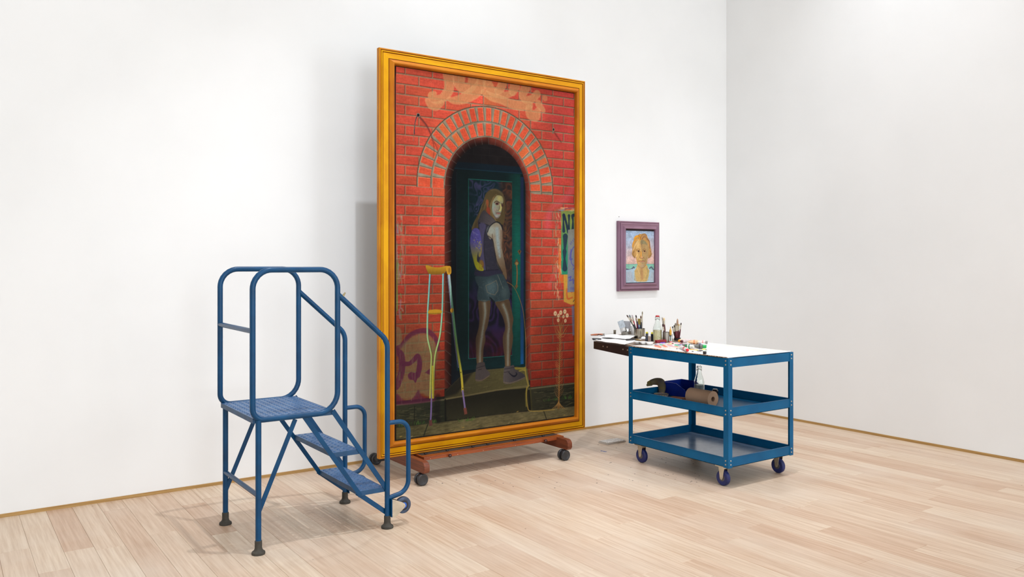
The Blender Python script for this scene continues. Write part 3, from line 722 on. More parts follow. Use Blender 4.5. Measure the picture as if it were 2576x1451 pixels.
# --- graffiti letters high on the wall
tan = (184, 124, 76)
def tg(pts, wd, a=.62):
    pa.stroke(zH(*pts), [v + .007 for v in wd], (216, 164, 108), .32, .004, 6)
    pa.stroke(zH(*pts), [max(v - .002, .004) for v in wd], tan, a, .004, 6)
    pa.stroke(zH(*[(x + 6, y + 10) for x, y in pts]), [v * .5 for v in wd], (172, 108, 66), .28, .012, 6)
tg([(660, 130), (680, 260), (660, 400), (560, 520), (430, 540), (370, 480), (430, 440)], [.085, .085, .075, .06, .06, .05, .03])
tg([(300, 560), (360, 640), (450, 660), (560, 600)], [.03, .05, .06, .03], .55)
tg([(850, 150), (850, 260), (920, 350), (1040, 330), (1080, 250), (1090, 190)], [.1, .095, .08, .07, .08, .09])
tg([(1230, 230), (1200, 330), (1100, 430), (920, 530), (760, 560), (680, 540)], [.07, .085, .09, .075, .05, .03])
tg([(1330, 260), (1390, 380), (1500, 440), (1640, 470), (1760, 430)], [.08, .08, .06, .05, .04])
tg([(1590, 260), (1560, 340), (1500, 400)], [.075, .07, .05]); tg([(1800, 310), (1760, 400)], [.09, .07]); tg([(1990, 330), (1930, 450), (1960, 540), (2080, 540), (2180, 450)], [.08, .07, .055, .06, .06])
tg([(1260, 420), (1400, 500), (1560, 550), (1740, 620), (1900, 650), (2060, 640)], [.04, .06, .06, .07, .075, .05])
tg([(2200, 620), (2240, 680), (2290, 730), (2280, 690)], [.06, .05, .03, .02]); tg([(2040, 700), (2060, 790), (2150, 820), (2190, 740)], [.06, .08, .085, .05], .5)
pa.ell(zH((2310, 520))[0], .025, .025, tan, .6, .01)
for i in range(340):
    x = rq.uniform(320, 2250); y = rq.uniform(150, 800)
    q = zH((x, y))[0]; 
    if np.hypot(q[0] - AX, q[1] - AZ) > .62 and y < 300 + x * .22 + 160: pa.ell(q, .002, .002, (222, 172, 108), .35, .003)
# --- conduit stubs with painted cast lines
def stub(c, sh_pts):
    for sp_ in sh_pts: pa.stroke(sp_, [.012, .009, .005], (92, 34, 30), .55, .006, 5)
    q = zA(c)[0] if c[0] < 700 else None
    return
pa.stroke(zA((545, 925), (640, 1040), (700, 1170), (735, 1330), (720, 1450)), [.016, .014, .009, .007, .005], (86, 40, 38), .5, .008, 5)
pa.stroke(zA((560, 940), (650, 1050), (720, 1210), (775, 1330), (790, 1440)), [.01, .009, .008, .007, .005], (86, 40, 38), .5, .006, 5)
q = zA((543, 917))[0]; pa.ell(q, .0145, .0145, (138, 118, 100), 1, .003); pa.ell(q, .0105, .0105, (30, 28, 32), 1, .003)
pa.stroke(zA((530, 925), (508, 990), (497, 1070), (497, 1145)), .006, (34, 36, 54), 1, .002, 5); pa.stroke(zA((520, 960), (492, 1080), (484, 1230)), .003, (120, 104, 84), 1, .002, 5)
pa.stroke(zB((985, 975), (1030, 1040), (1075, 1105)), [.014, .012, .008], (92, 36, 32), .5, .008, 4)
pa.stroke(zB((972, 985), (978, 950)), .018, (122, 98, 78), 1, .003); q = zB((980, 947))[0]; pa.ell(q, .012, .014, (150, 124, 100), 1, .003); pa.ell(q, .008, .010, (34, 30, 30), 1, .003)
# --- faint magenta smear on the right, torn paper on the left
pa.stroke(zR((600, 190), (560, 310), (470, 410), (380, 470), (340, 560), (330, 660)), [.03, .05, .04, .04, .06, .05], (200, 84, 120), .28, .05, 5)
pa.stroke(zR((350, 1220), (380, 1130), (430, 1060)), .02, (180, 110, 120), .25, .03, 4)
for i in range(60):
    x = rq.uniform(995, 1012); y = rq.uniform(530, 790); pa.stroke(Zp((x, y), (x + rq.uniform(-2, 3), y + rq.uniform(5, 22))), rq.uniform(.004, .014), rq.choice([(140, 130, 112), (116, 120, 84), (150, 110, 90), (96, 122, 70), (130, 108, 120)]), .55, .004)
pa.poly(Zp((993, 660), (1000, 660), (1001, 780), (993, 790)), (96, 120, 52), .8, .006)
for (x0, y0, x1, y1) in ((993, 545, 1012, 650), (996, 590, 1016, 700), (994, 690, 1018, 760)):
    for a_, b_ in (((x0, y0), (x1, y0)), ((x1, y0), (x1, y1)), ((x0, y1), (x1, y1))): pa.stroke(Zp(a_, b_), .003, (186, 160, 120), .5, .003)
# --- stuck bills at the right edge
pa.poly(zR((440, 760), (500, 760), (500, 1190), (440, 1190)), (196, 96, 34), .75, .006)
pa.poly(zR((465, 490), (614, 485), (614, 1110), (465, 1110)), (112, 134, 62), .95, .004, col2=(28, 120, 88), p0=zR((500, 600))[0], p1=zR((500, 900))[0])
navy = (30, 44, 60)
pa.stroke(zR((490, 690), (487, 600), (490, 540)), [.03, .014, .03], navy, .95, .003, 5); pa.stroke(zR((495, 540), (515, 620), (535, 700)), [.02, .022, .03], navy, .95, .003, 4); pa.stroke(zR((540, 690), (540, 600), (540, 545)), [.022, .014, .026], navy, .95, .003, 4)
pa.stroke(zR((575, 690), (578, 600), (575, 545), (610, 540)), [.03, .014, .028, .02], navy, .95, .003, 4)
pa.stroke(zR((505, 745), (500, 860), (498, 890), (497, 960), (500, 1050)), [.05, .024, .04, .022, .05], navy, .9, .004, 4)
pa.poly(zR((490, 1110), (614, 1110), (614, 1390), (560, 1400), (490, 1370)), (178, 140, 48), .85, .006)
pa.stroke(zR((520, 1250), (525, 1340), (570, 1330)), .014, (176, 70, 34), .8, .004, 3); pa.stroke(zR((565, 1280), (600, 1250), (600, 1330)), .012, (176, 70, 34), .8, .004, 3); pa.stroke(zR((580, 1370), (600, 1345), (606, 1365)), .005, (40, 36, 44), .9, .003, 3)
pa.poly(zR((530, 680), (600, 670), (614, 690), (614, 1275), (525, 1280)), (112, 112, 104), .97, .004, col2=(100, 104, 122), p0=zR((560, 700))[0], p1=zR((560, 1250))[0])
blu = (66, 62, 140)
for k, (x, y) in enumerate(((555, 815), (565, 800), (577, 785), (588, 770), (600, 755))):
    pa.stroke(zR((x - 4, y - 8), (x + 4, y + 8)), .005, blu, .8, .003)
pa.stroke(zR((605, 830), (575, 860), (560, 920), (565, 1000), (605, 1040)), .008, blu, .8, .003, 5); pa.stroke(zR((560, 870), (550, 960), (570, 960)), .012, blu, .7, .004, 3); pa.stroke(zR((580, 1060), (600, 1040), (606, 1085)), .01, blu, .8, .003, 3)
pa.stroke(zR((538, 1140), (560, 1128), (545, 1170), (570, 1160)), .009, blu, .85, .003); pa.stroke(zR((578, 1150), (582, 1195)), .009, blu, .85, .003); pa.stroke(zR((590, 1165), (608, 1162), (596, 1205), (610, 1200)), .009, blu, .85, .003)
for k in range(5): pa.stroke(zR((556 + k * 10, 1235), (558 + k * 10, 1255)), .007, blu, .5, .003)
pa.poly(zR((597, 610), (614, 610), (614, 920), (597, 920)), (170, 90, 104), .8, .005)
pa.poly(Zp((1438, 770), (1452, 768), (1452, 842), (1440, 844)), (84, 96, 128), .7, .01)
for i in range(120):
    x = rq.uniform(395, 462); y = rq.uniform(480, 1330); pa.stroke(zR((x, y), (x + rq.uniform(-8, 10), y + rq.uniform(14, 60))), rq.uniform(.003, .009), rq.choice([(178, 150, 110), (206, 180, 130), (126, 120, 84), (190, 96, 70), (112, 104, 92)]), .5, .003)
for i in range(26):
    x = rq.uniform(430, 600); y = rq.uniform(468, 500); pa.stroke(zR((x, y), (x + rq.uniform(15, 60), y + rq.uniform(-6, 6))), .005, rq.choice([(226, 180, 120), (210, 90, 40), (90, 130, 150), (170, 160, 120)]), .6, .003)
# --- big bubble letters low on the left
bub = (112, 98, 66); pur = (82, 28, 52)
pa.poly(zC((40, 560), (80, 560), (95, 620), (90, 690), (40, 720)), bub, .6, .01, 4)
pa.stroke(zC((40, 720), (70, 705), (95, 690), (150, 620), (220, 585), (290, 585), (350, 640), (370, 720)), [.03, .03, .032, .034, .036, .04, .036, .03], pur, .8, .008, 5)
pa.poly(zC((50, 1070), (60, 900), (80, 720), (150, 640), (220, 605), (290, 610), (345, 670), (365, 760), (350, 850), (335, 980), (330, 1080), (230, 1060), (180, 1100), (100, 1100)), bub, .62, .02, 4)
pa.stroke(zC((40, 735), (85, 760), (95, 830), (90, 900), (60, 990), (40, 1010)), .05, pur, .85, .006, 5)
pa.stroke(zC((95, 830), (150, 830), (190, 795), (215, 775), (228, 820), (225, 870), (215, 920)), [.034, .03, .034, .038, .04, .042, .036], pur, .9, .006, 5)
pa.poly(zC((140, 915), (165, 893), (190, 900), (222, 890), (200, 975), (180, 955), (150, 950)), pur, .92, .006, 3)
pa.poly(zC((268, 900), (345, 835), (350, 930)), pur, .85, .006)
pa.poly(zC((40, 1090), (60, 1060), (110, 1110), (175, 1095), (220, 1030), (240, 1075), (300, 1095), (335, 1070), (340, 1115), (40, 1145)), pur, .75, .012, 3)
for i in range(150):
    x = rq.uniform(45, 340); y = rq.uniform(600, 1090); pa.stroke(zC((x, y), (x + rq.uniform(-6, 6), y + rq.uniform(20, 70))), rq.uniform(.002, .006), rq.choice([(84, 92, 54), (140, 128, 92), (104, 80, 56), (76, 66, 44)]), .28, .004)
pa.stroke(zC((365, 1090), (360, 1200), (368, 1260)), .05, (18, 16, 16), .5, .02, 4)
# --- dry thistle
stc = (146, 94, 46)
pa.stroke(zP((685, 1105), (690, 900), (692, 700), (698, 500), (700, 330), (706, 220)), [.016, .013, .011, .010, .009, .006], (120, 82, 40), 1, .003, 5)
for i in range(64):
    t_ = i / 63.; y = 1000 - 690 * t_; x = 688 + 12 * t_; sg = 1 if i % 2 else -1; L_ = (62 - 34 * t_) * rq.uniform(.7, 1.15)
    pa.stroke(zP((x, y), (x + sg * L_ * .45, y - L_ * .45), (x + sg * L_ * .85, y - L_ * rq.uniform(.8, 1.6))), [.0045, .0035, .001], rq.choice([stc, (126, 80, 40), (164, 112, 58)]), .75, .002, 3)
for (x, y) in ((630, 210), (640, 260), (665, 230), (735, 240), (790, 230), (760, 260), (690, 200), (720, 200), (650, 300), (770, 290)):
    pa.stroke(zP((700, 345), ((x + 700) / 2, y + 70), (x, y)), [.005, .004, .002], stc, .95, .002, 4)
for (x, y, r_) in ((650, 117, 18), (707, 108, 17), (750, 97, 17), (683, 140, 14), (774, 138, 16), (681, 187, 13), (755, 194, 13), (735, 150, 11)):
    q = zP((x, y))[0]; pa.stroke(zP((x, y), (702, 300)), .003, stc, .8, .002); pa.ell(q, r_ * .0007 + .003, r_ * .00085 + .003, (206, 184, 140), .9, .008); pa.ell(q, .006, .007, (150, 104, 60), .8, .006)
for sg in (-1, 1):
    for k in range(3): pa.stroke(zP((685, 1040), (685 + sg * (10 + 10 * k), 1080), (685 + sg * (20 + 24 * k), 1112)), [.008, .006, .003], (150, 108, 54), .9, .003, 4)
pa.stroke(zP((640, 1118), (540, 1130), (450, 1135), (380, 1130), (362, 1090), (352, 1000), (352, 890)), .006, (164, 132, 54), .9, .003, 4)
pa.stroke(zP((360, 885), (345, 950), (350, 1080)), .016, (146, 128, 48), .6, .008, 4); pa.stroke(zP((335, 680), (345, 760), (370, 870)), .012, (150, 126, 50), .7, .006, 4)
pa.stroke(zP((225, 690), (280, 690), (335, 685)), .014, (128, 112, 36), .8, .006, 3); pa.stroke(zP((270, 720), (310, 705), (340, 715)), .01, (138, 120, 40), .8, .005, 3)
# --- the figure in the doorway
hair = (88, 72, 42)
pa.poly(z4((640, 130), (700, 85), (775, 82), (835, 120), (868, 170), (880, 260), (885, 360), (880, 470), (850, 545), (770, 500), (700, 470), (640, 400), (600, 440), (560, 520), (520, 600), (450, 610), (470, 530), (520, 430), (560, 350), (600, 250), (618, 180)), hair, 1, .006, 4)
for i in range(70):
    t_ = rq.random(); x = 640 - 150 * t_ ** 1.2 + rq.uniform(-25, 25); y = 180 + 360 * t_
    pa.stroke(z4((x, y), (x - 18, y + 50), (x - 30, y + 100)), .004, rq.choice([(122, 98, 58), (60, 48, 30), (104, 84, 50)]), .5, .004, 3)
for i in range(40):
    x = rq.uniform(850, 925); y = rq.uniform(140, 900); pa.stroke(z4((x, y), (x + rq.uniform(-10, 10), y + 50), (x + rq.uniform(-14, 14), y + 110)), .005, rq.choice([(126, 84, 48), (92, 66, 40), (70, 54, 36)]), .45, .005, 3)
pa.poly(z4((635, 235), (650, 215), (668, 235), (668, 290), (655, 330), (640, 290)), (150, 78, 44), 1, .005, 4)
pa.poly(z4((640, 330), (680, 320), (700, 430), (650, 390)), (150, 58, 36), .9, .01, 3)
# face
pa.poly(z4((735, 190), (790, 160), (845, 178), (862, 225), (852, 280), (842, 325), (838, 360), (828, 392), (818, 430), (792, 457), (752, 438), (724, 395), (714, 335), (716, 255)), (164, 156, 104), 1, .004, 4, col2=(138, 140, 126), p0=z4((830, 190))[0], p1=z4((750, 430))[0])
pa.ell(z4((738, 320))[0], .02, .035, (146, 172, 158), .7, .02); pa.ell(z4((815, 205))[0], .02, .018, (206, 190, 104), .7, .02); pa.ell(z4((770, 440))[0], .016, .012, (178, 168, 168), .7, .015)
pa.ell(z4((752, 345))[0], .014, .018, (178, 120, 108), .45, .02)
pa.stroke(z4((825, 285), (832, 320), (822, 358), (800, 355)), [.010, .014, .014, .006], (214, 200, 110), .85, .006, 4); pa.stroke(z4((812, 300), (805, 345), (790, 362)), .006, (112, 80, 66), .7, .005, 4)
pa.stroke(z4((745, 255), (775, 238), (808, 258)), .008, (84, 58, 44), .9, .004, 4); pa.stroke(z4((835, 275), (855, 272)), .007, (84, 58, 44), .9, .004)
pa.ell(z4((780, 272))[0], .017, .009, (120, 60, 58), .9, .005); pa.ell(z4((779, 270))[0], .008, .008, (44, 26, 26), 1, .004); pa.ell(z4((848, 295))[0], .009, .009, (70, 40, 40), .95, .004)
pa.stroke(z4((768, 392), (795, 390), (825, 395)), .006, (110, 58, 56), .9, .004, 3); pa.stroke(z4((785, 402), (812, 404)), .008, (168, 96, 88), .8, .005); pa.stroke(z4((775, 350), (762, 385), (772, 410)), .004, (110, 92, 82), .6, .005, 3)
pa.stroke(z4((735, 420), (770, 455), (815, 440)), .006, (84, 66, 60), .6, .008, 3)
# front hair locks
for k in range(22):
    x = 665 + k * 3.2; pa.stroke(z4((775 - k * 2, 150 + k * 2), (720 - k * 1.2, 220 + k * 3), (706 - k * .6, 320), (715 + k * 1.5 - 20, 420), (750 + k * 2 - 20, 480 + k)), [.010, .009, .008, .007, .004], rq.choice([(120, 96, 54), (98, 78, 46), (134, 108, 66), (80, 62, 38)]), .7, .004, 4)
pa.stroke(z4((700, 95), (760, 90), (830, 130), (862, 190), (866, 250)), [.01, .016, .02, .014, .006], (110, 92, 60), .7, .01, 4)
# vest
pa.poly(z4((540, 470), (600, 360), (650, 390), (770, 510), (690, 560), (655, 620), (660, 690), (722, 745), (745, 880), (772, 1010), (800, 1110), (845, 1165), (830, 1195), (700, 1218), (500, 1208), (490, 1150), (520, 900), (545, 700), (530, 540)), (46, 44, 56), 1, .005, 3)
pa.poly(z4((545, 470), (600, 358), (655, 400), (768, 512), (690, 558), (560, 520)), (62, 56, 60), 1, .006, 3, col2=(84, 76, 76), p0=z4((570, 430))[0], p1=z4((740, 510))[0])
pa.stroke(z4((545, 525), (620, 535), (690, 562)), .005, (24, 22, 30), .9, .003, 3)
pa.poly(z4((545, 540), (635, 545), (610, 700), (605, 900), (630, 1140), (545, 1150), (560, 950), (580, 800)), (74, 68, 98), .9, .01, 3)
for k in range(90):
    x = rq.uniform(610, 760); y = rq.uniform(570, 1130); pa.stroke(z4((x, y), (x + rq.uniform(10, 40), y + 2)), .003, rq.choice([(66, 62, 72), (34, 32, 44), (58, 54, 66)]), .5, .003)
pa.stroke(z4((650, 570), (618, 650), (606, 800), (615, 950), (640, 1140)), .004, (26, 24, 34), .8, .003, 4)
pa.poly(z4((500, 1150), (640, 1140), (790, 1130), (845, 1165), (830, 1195), (700, 1218), (500, 1208)), (42, 40, 58), 1, .004, 2); pa.stroke(z4((500, 1150), (640, 1142), (800, 1130)), .004, (22, 20, 30), .8, .003)
# far arm, lit violet to yellow
pa.poly(z4((440, 660), (470, 600), (520, 590), (555, 630), (572, 720), (582, 830), (575, 910), (556, 962), (538, 950), (535, 900), (520, 960), (520, 1020), (560, 1060), (600, 1110), (600, 1145), (540, 1140), (495, 1090), (465, 980), (440, 880), (428, 760)), (84, 76, 152), 1, .005, 3, col2=(150, 146, 28), p0=z4((500, 760))[0], p1=z4((510, 1020))[0])
pa.stroke(z4((575, 800), (570, 900), (552, 955)), [.006, .012, .014], (146, 120, 60), .7, .006, 4)
pa.ell(z4((575, 1065))[0], .022, .034, (126, 82, 34), .9, .008); pa.ell(z4((560, 1060))[0], .018, .028, (122, 108, 30), .4, .015)
for k in range(26):
    x = rq.uniform(440, 550); y = rq.uniform(610, 860); pa.stroke(z4((x, y), (x + rq.uniform(5, 25), y + rq.uniform(-12, 20)), (x + rq.uniform(15, 40), y + rq.uniform(5, 40))), .004, rq.choice([(58, 60, 150), (118, 104, 168), (44, 46, 118), (150, 140, 190)]), .6, .003, 4)
for k in range(9): pa.ell(z4((rq.uniform(480, 570), rq.uniform(700, 850)))[0], .004, .004, (170, 160, 40), .8, .003)
for k in range(14): pa.stroke(z4((500 + k * 6, 1050 + rq.uniform(-20, 60)), (515 + k * 6, 1080 + rq.uniform(-20, 50))), .006, (162, 160, 24), .6, .005)
# near arm
pa.poly(z4((652, 640), (680, 575), (730, 525), (775, 515), (820, 545), (846, 610), (846, 720), (842, 820), (855, 920), (875, 1010), (892, 1110), (908, 1210), (900, 1262), (862, 1195), (812, 1115), (776, 1045), (762, 950), (738, 850), (722, 730), (692, 735), (660, 690)), (146, 134, 112), 1, .004, 3, col2=(104, 80, 56), p0=z4((770, 850))[0], p1=z4((860, 1130))[0])
pa.ell(z4((705, 620))[0], .035, .032, (160, 170, 158), .7, .03); pa.stroke(z4((780, 600), (785, 720), (800, 850), (815, 960)), [.03, .03, .026, .018], (146, 172, 178), .7, .02, 4)
pa.stroke(z4((835, 620), (835, 760), (838, 850)), .012, (120, 82, 62), .6, .012, 4); pa.stroke(z4((718, 670), (722, 730), (740, 850), (765, 960)), .008, (92, 70, 56), .7, .008, 4)
for k in range(20): pa.ell(z4((rq.uniform(740, 840), rq.uniform(560, 1000)))[0], .003, .003, (118, 76, 60), .35, .004)
pa.stroke(z4((655, 640), (690, 560), (770, 508), (830, 540), (855, 610)), .008, (22, 22, 28), .8, .004, 4); pa.stroke(z4((660, 690), (720, 745), (745, 870), (775, 1020), (850, 1170)), .008, (22, 22, 28), .7, .005, 4)
# shorts
pa.poly(z5((466, 70), (600, 76), (780, 40), (832, 120), (872, 210), (886, 300), (868, 352), (790, 370), (700, 392), (655, 330), (645, 372), (500, 374), (488, 280), (500, 200), (470, 130)), (46, 62, 66), 1, .005, 3)
pa.ell(z5((660, 210))[0], .05, .055, (86, 108, 110), .6, .05); pa.ell(z5((820, 270))[0], .03, .04, (82, 100, 98), .5, .04)
pa.stroke(z5((590, 185), (650, 160), (718, 122), (738, 190), (736, 250), (700, 298), (650, 285), (610, 265), (590, 185)), .004, (128, 112, 86), .75, .003)
pa.stroke(z5((735, 55), (770, 140), (800, 220)), .004, (120, 120, 104), .7, .003, 3); pa.stroke(z5((640, 330), (655, 345), (700, 385)), .008, (18, 20, 24), .8, .006)
for k in range(50):
    x = rq.uniform(500, 860); y = rq.uniform(90, 350); pa.stroke(z5((x, y), (x + rq.uniform(-25, 25), y + rq.uniform(6, 26))), .003, rq.choice([(100, 118, 116), (34, 46, 50), (76, 92, 92)]), .4, .003)
pa.stroke(z5((500, 365), (640, 368)), .005, (96, 108, 100), .6, .004); pa.stroke(z5((705, 385), (790, 368), (868, 350)), .005, (96, 108, 100), .6, .004)
# legs
def leg(poly, hl):
    pa.poly(z5(*poly), (84, 64, 44), 1, .005, 4)
    pa.stroke(z5(*hl), [.030, .026, .018, .026, .020, .012], (142, 122, 92), .65, .03, 4); pa.stroke(z5(*[(x + 4, y) for x, y in hl]), [.014, .012, .008, .012, .008, .005], (138, 160, 158), .65, .018, 4)
leg([(500, 378), (575, 385), (645, 372), (640, 520), (612, 680), (582, 760), (586, 850), (562, 960), (556, 1125), (530, 1162), (482, 1135), (472, 960), (470, 830), (505, 690), (512, 560)], [(572, 400), (580, 520), (560, 660), (540, 800), (520, 960), (516, 1130)])
leg([(705, 390), (790, 374), (868, 354), (892, 430), (912, 520), (926, 600), (912, 700), (922, 800), (914, 900), (890, 1040), (890, 1162), (830, 1182), (820, 1060), (800, 900), (800, 800), (826, 700), (802, 580), (752, 480)], [(800, 420), (846, 540), (868, 680), (858, 800), (858, 960), (856, 1150)])
for k in range(30): pa.ell(z5((rq.choice([rq.uniform(500, 610), rq.uniform(800, 905)]), rq.uniform(400, 1100)))[0], .003, .003, (96, 56, 42), .6, .003)
# shoes
pa.poly(z5((478, 1150), (500, 1125), (570, 1115), (582, 1160), (596, 1200), (640, 1245), (632, 1285), (560, 1330), (545, 1345), (468, 1342), (466, 1260), (472, 1190)), (64, 56, 54), 1, .004, 3)
pa.poly(z5((812, 1200), (818, 1170), (880, 1165), (930, 1150), (945, 1200), (1000, 1230), (1055, 1265), (1062, 1310), (970, 1355), (870, 1382), (808, 1368), (804, 1280)), (74, 66, 64), 1, .004, 3, col2=(48, 44, 48), p0=z5((820, 1300))[0], p1=z5((1050, 1290))[0])
pa.stroke(z5((808, 1360), (880, 1372), (970, 1345), (1060, 1305)), .010, (96, 82, 66), .8, .004, 3); pa.stroke(z5((470, 1334), (545, 1336), (630, 1282)), .008, (92, 74, 58), .8, .004, 3)
pa.stroke(z5((868, 1238), (905, 1275), (940, 1288), (968, 1262), (955, 1240)), [.004, .010, .014, .010, .004], (22, 22, 32), .95, .003, 4)
for (a_, b_) in (((818, 1200), (935, 1180)), ((815, 1240), (880, 1230)), ((475, 1190), (575, 1160)), ((500, 1210), (540, 1200))): pa.stroke(z5(a_, b_), .005, (34, 30, 34), .8, .003)
pa.stroke(z5((850, 142), (930, 200), (1000, 340), (1045, 500), (1066, 680), (1078, 860), (1080, 1000), (1078, 1180)), .005, (150, 102, 44), .8, .003, 5)
# door furniture
br_ = (112, 78, 42)
pa.poly(z4((1045, 890), (1072, 868), (1098, 888), (1075, 940)), br_, .9, .004); pa.ell(z4((1073, 893))[0], .006, .008, (50, 36, 26), .9, .004)
pa.poly(z4((1003, 1050), (1035, 985), (1068, 1045), (1035, 1085)), (96, 64, 36), .9, .005); pa.ell(z4((1036, 1052))[0], .013, .013, (150, 120, 66), .95, .005)
pa.stroke(z4((1036, 1075), (1042, 1180), (1036, 1330)), .010, (134, 88, 44), 1, .003, 4); pa.poly(z4((1010, 1340), (1036, 1320), (1055, 1342), (1032, 1385)), br_, .9, .004)
# --- crutches
yel = (176, 128, 26)
legc = [(84, 168, 176), (98, 168, 140), (140, 160, 66), (164, 152, 44)]
pa.stroke(zC((318, 850), (320, 1000), (316, 1200), (312, 1260)), .012, (120, 92, 140), 1, .003, 3, cols=[(140, 150, 50), (140, 150, 60), (110, 88, 138), (110, 88, 138)])
for P_ in ([(307, 145), (298, 300), (290, 430), (287, 560), (290, 640), (308, 720), (318, 780), (313, 900), (308, 1090)], [(407, 145), (404, 300), (400, 430), (390, 560), (378, 640), (352, 740), (343, 800), (336, 900), (332, 1090)]):
    pa.stroke([(a + .006, b) for a, b in zC(*P_)], .009, (60, 44, 40), .5, .006, 4)
    pa.stroke(zC(*P_), .0115, (0, 0, 0), 1, .003, 4, cols=legc); pa.stroke([(a - .002, b) for a, b in zC(*P_)], .003, (200, 214, 190), .5, .003, 4)
pa.stroke(zC((328, 850), (329, 1090)), .010, (176, 160, 40), 1, .003); pa.stroke(zC((333, 855), (334, 1088)), .003, (96, 84, 24), .9, .002)
pa.poly(zC((302, 422), (388, 420), (392, 450), (300, 454)), yel, 1, .004, 2); pa.stroke(zC((300, 450), (390, 447)), .006, (96, 70, 20), .7, .005)
pa.poly(zC((274, 86), (290, 82), (330, 96), (380, 98), (430, 86), (442, 92), (428, 130), (400, 148), (310, 150), (288, 128)), yel, 1, .004, 3, col2=(122, 84, 20), p0=zC((350, 95))[0], p1=zC((350, 150))[0])
pa.poly(zC((300, 1262), (322, 1255), (326, 1300), (302, 1306)), (88, 50, 46), 1, .004)
pa.stroke(zC((452, 150), (480, 420), (510, 680), (545, 900), (556, 1040)), .018, (0, 0, 0), 1, .003, 4, cols=[(150, 164, 170), (96, 150, 120), (96, 150, 92), (150, 148, 44), (176, 150, 40)])
pa.stroke(zC((442, 160), (470, 430), (500, 700), (525, 860)), .006, (106, 98, 130), .9, .003, 4)
pa.stroke(zC((556, 1038), (566, 1110), (574, 1170)), .014, (116, 96, 140), 1, .003); pa.poly(zC((562, 1170), (584, 1165), (592, 1212), (570, 1218)), (110, 58, 46), 1, .004)
pa.poly(zC((430, 100), (445, 88), (465, 92), (470, 120), (466, 148), (440, 150)), (190, 136, 30), 1, .004, 3); pa.ell(zC((455, 120))[0], .010, .020, (128, 88, 22), .7, .008)
pa.ell(zC((475, 425))[0], .013, .017, (196, 140, 30), 1, .005)
for zz in (896, 1018): pa.ell(zC((543 + (zz - 896) * .12, zz))[0], .004, .004, (40, 34, 26), 1, .002)
# overall tone: the recess is gloomier than the wall, the foot of the picture darker and browner
gz = 1.04 - .12 * np.clip((1.6 - Z) / 1.3, 0, 1)
gz = gz * (1 - .28 * inner * np.clip((Z - .72) / .2, 0, 1) * np.clip((3.34 - X) / .16, 0, 1)) * (1 - .22 * inner * np.clip((Z - 1.75) / .45, 0, 1))
gz = gz * (1 - .20 * inner * np.clip((Z - .70) / .15, 0, 1)) * (.88 + .24 * n_big)
lum = pa.img.mean(-1, keepdims=True); pa.img = (pa.img * .92 + lum * .08) * gz[..., None]
# canvas grain, and slight overall variation
pa.img = pa.img * .96 * (1 + .08 * (n_fine - .5) + .05 * (pa.noise(240, 60, 90, 1) - .5))[..., None]
pa.make('canvas', attr_mat('oil_paint_large', .6, .08), pt)

# ------------------------------------------------------------------ the small portrait
pb = Paint(5.264, 5.625, 1.3185, 1.8050, .0017, 5.664, 5.64)
X, Z = pb.X, pb.Z; zS = pb.zoom(1570, 570, 9.677)
nb = pb.noise(9, 9, 4); nf = pb.noise(200, 200, 8, 2); nm = pb.noise(40, 40, 14)
hz = np.clip((Z - 1.50) / .28, 0, 1); sky = lerp3((214, 176, 164), (156, 176, 200), np.clip(hz + .8 * (nb - .5), 0, 1))
sky = sky * (1 + .14 * (nm - .5) + .1 * (nf - .5))[..., None]; pb.img = sky
def pp(pts, *a, **k): pb.poly(zS(*pts), *a, **k)
pp([(-40, 910), (900, 905), (900, 1090), (-40, 1060)], (128, 186, 164), .95, .003)
pb.stroke(zS((60, 912), (780, 908)), .003, (110, 116, 120), .7, .003)
pb.stroke(zS((60, 1035), (130, 1050), (200, 1020), (230, 980), (260, 1030)), .012, (84, 74, 104), .9, .006, 4); pb.stroke(zS((610, 1020), (665, 985), (710, 1040), (780, 1050)), .012, (84, 74, 104), .9, .006, 4)
pp([(-60, 1110), (240, 1020), (340, 960), (540, 960), (640, 1040), (900, 1110), (900, 1400), (-60, 1400)], (168, 190, 204), 1, .004, smooth=3)
pp([(60, 1110), (180, 1080), (230, 1340), (60, 1340)], (172, 170, 176), .6, .02); pp([(660, 1110), (800, 1100), (800, 1340), (620, 1340)], (170, 172, 178), .6, .02)
pp([(245, 1100), (300, 1000), (330, 930), (540, 930), (580, 1010), (620, 1090), (600, 1220), (560, 1330), (280, 1330), (250, 1220)], (198, 164, 104), 1, .004, smooth=3)
pb.stroke(zS((420, 1000), (430, 1120), (440, 1260)), .03, (164, 116, 82), .6, .02, 4); pb.stroke(zS((250, 1100), (262, 1220), (290, 1325)), .006, (150, 186, 206), .9, .004, 3); pb.stroke(zS((615, 1090), (600, 1220), (560, 1325)), .006, (150, 186, 206), .9, .004, 3)
pb.stroke(zS((560, 1010), (580, 1120), (540, 1250)), .018, (150, 138, 92), .6, .012, 3); pb.stroke(zS((330, 1010), (380, 1160)), .010, (220, 180, 128), .7, .008, 3)
pp([(200, 520), (205, 400), (250, 300), (270, 230), (350, 205), (370, 175), (420, 180), (490, 165), (550, 200), (580, 280), (625, 350), (640, 480), (660, 590), (675, 670), (640, 745), (590, 770), (560, 700), (300, 700), (275, 770), (225, 735), (190, 670), (200, 590)], (186, 140, 82), 1, .003, smooth=3)
pp([(280, 560), (285, 430), (330, 340), (400, 320), (470, 330), (560, 400), (590, 480), (595, 600), (580, 720), (560, 850), (520, 960), (430, 1005), (350, 960), (305, 850), (285, 720), (270, 640)], (206, 162, 98), 1, .004, smooth=3)
pp([(410, 330), (470, 325), (560, 400), (592, 480), (595, 600), (580, 720), (560, 850), (520, 960), (430, 1005), (440, 760), (415, 560), (400, 430)], (166, 138, 96), .8, .01, smooth=3)
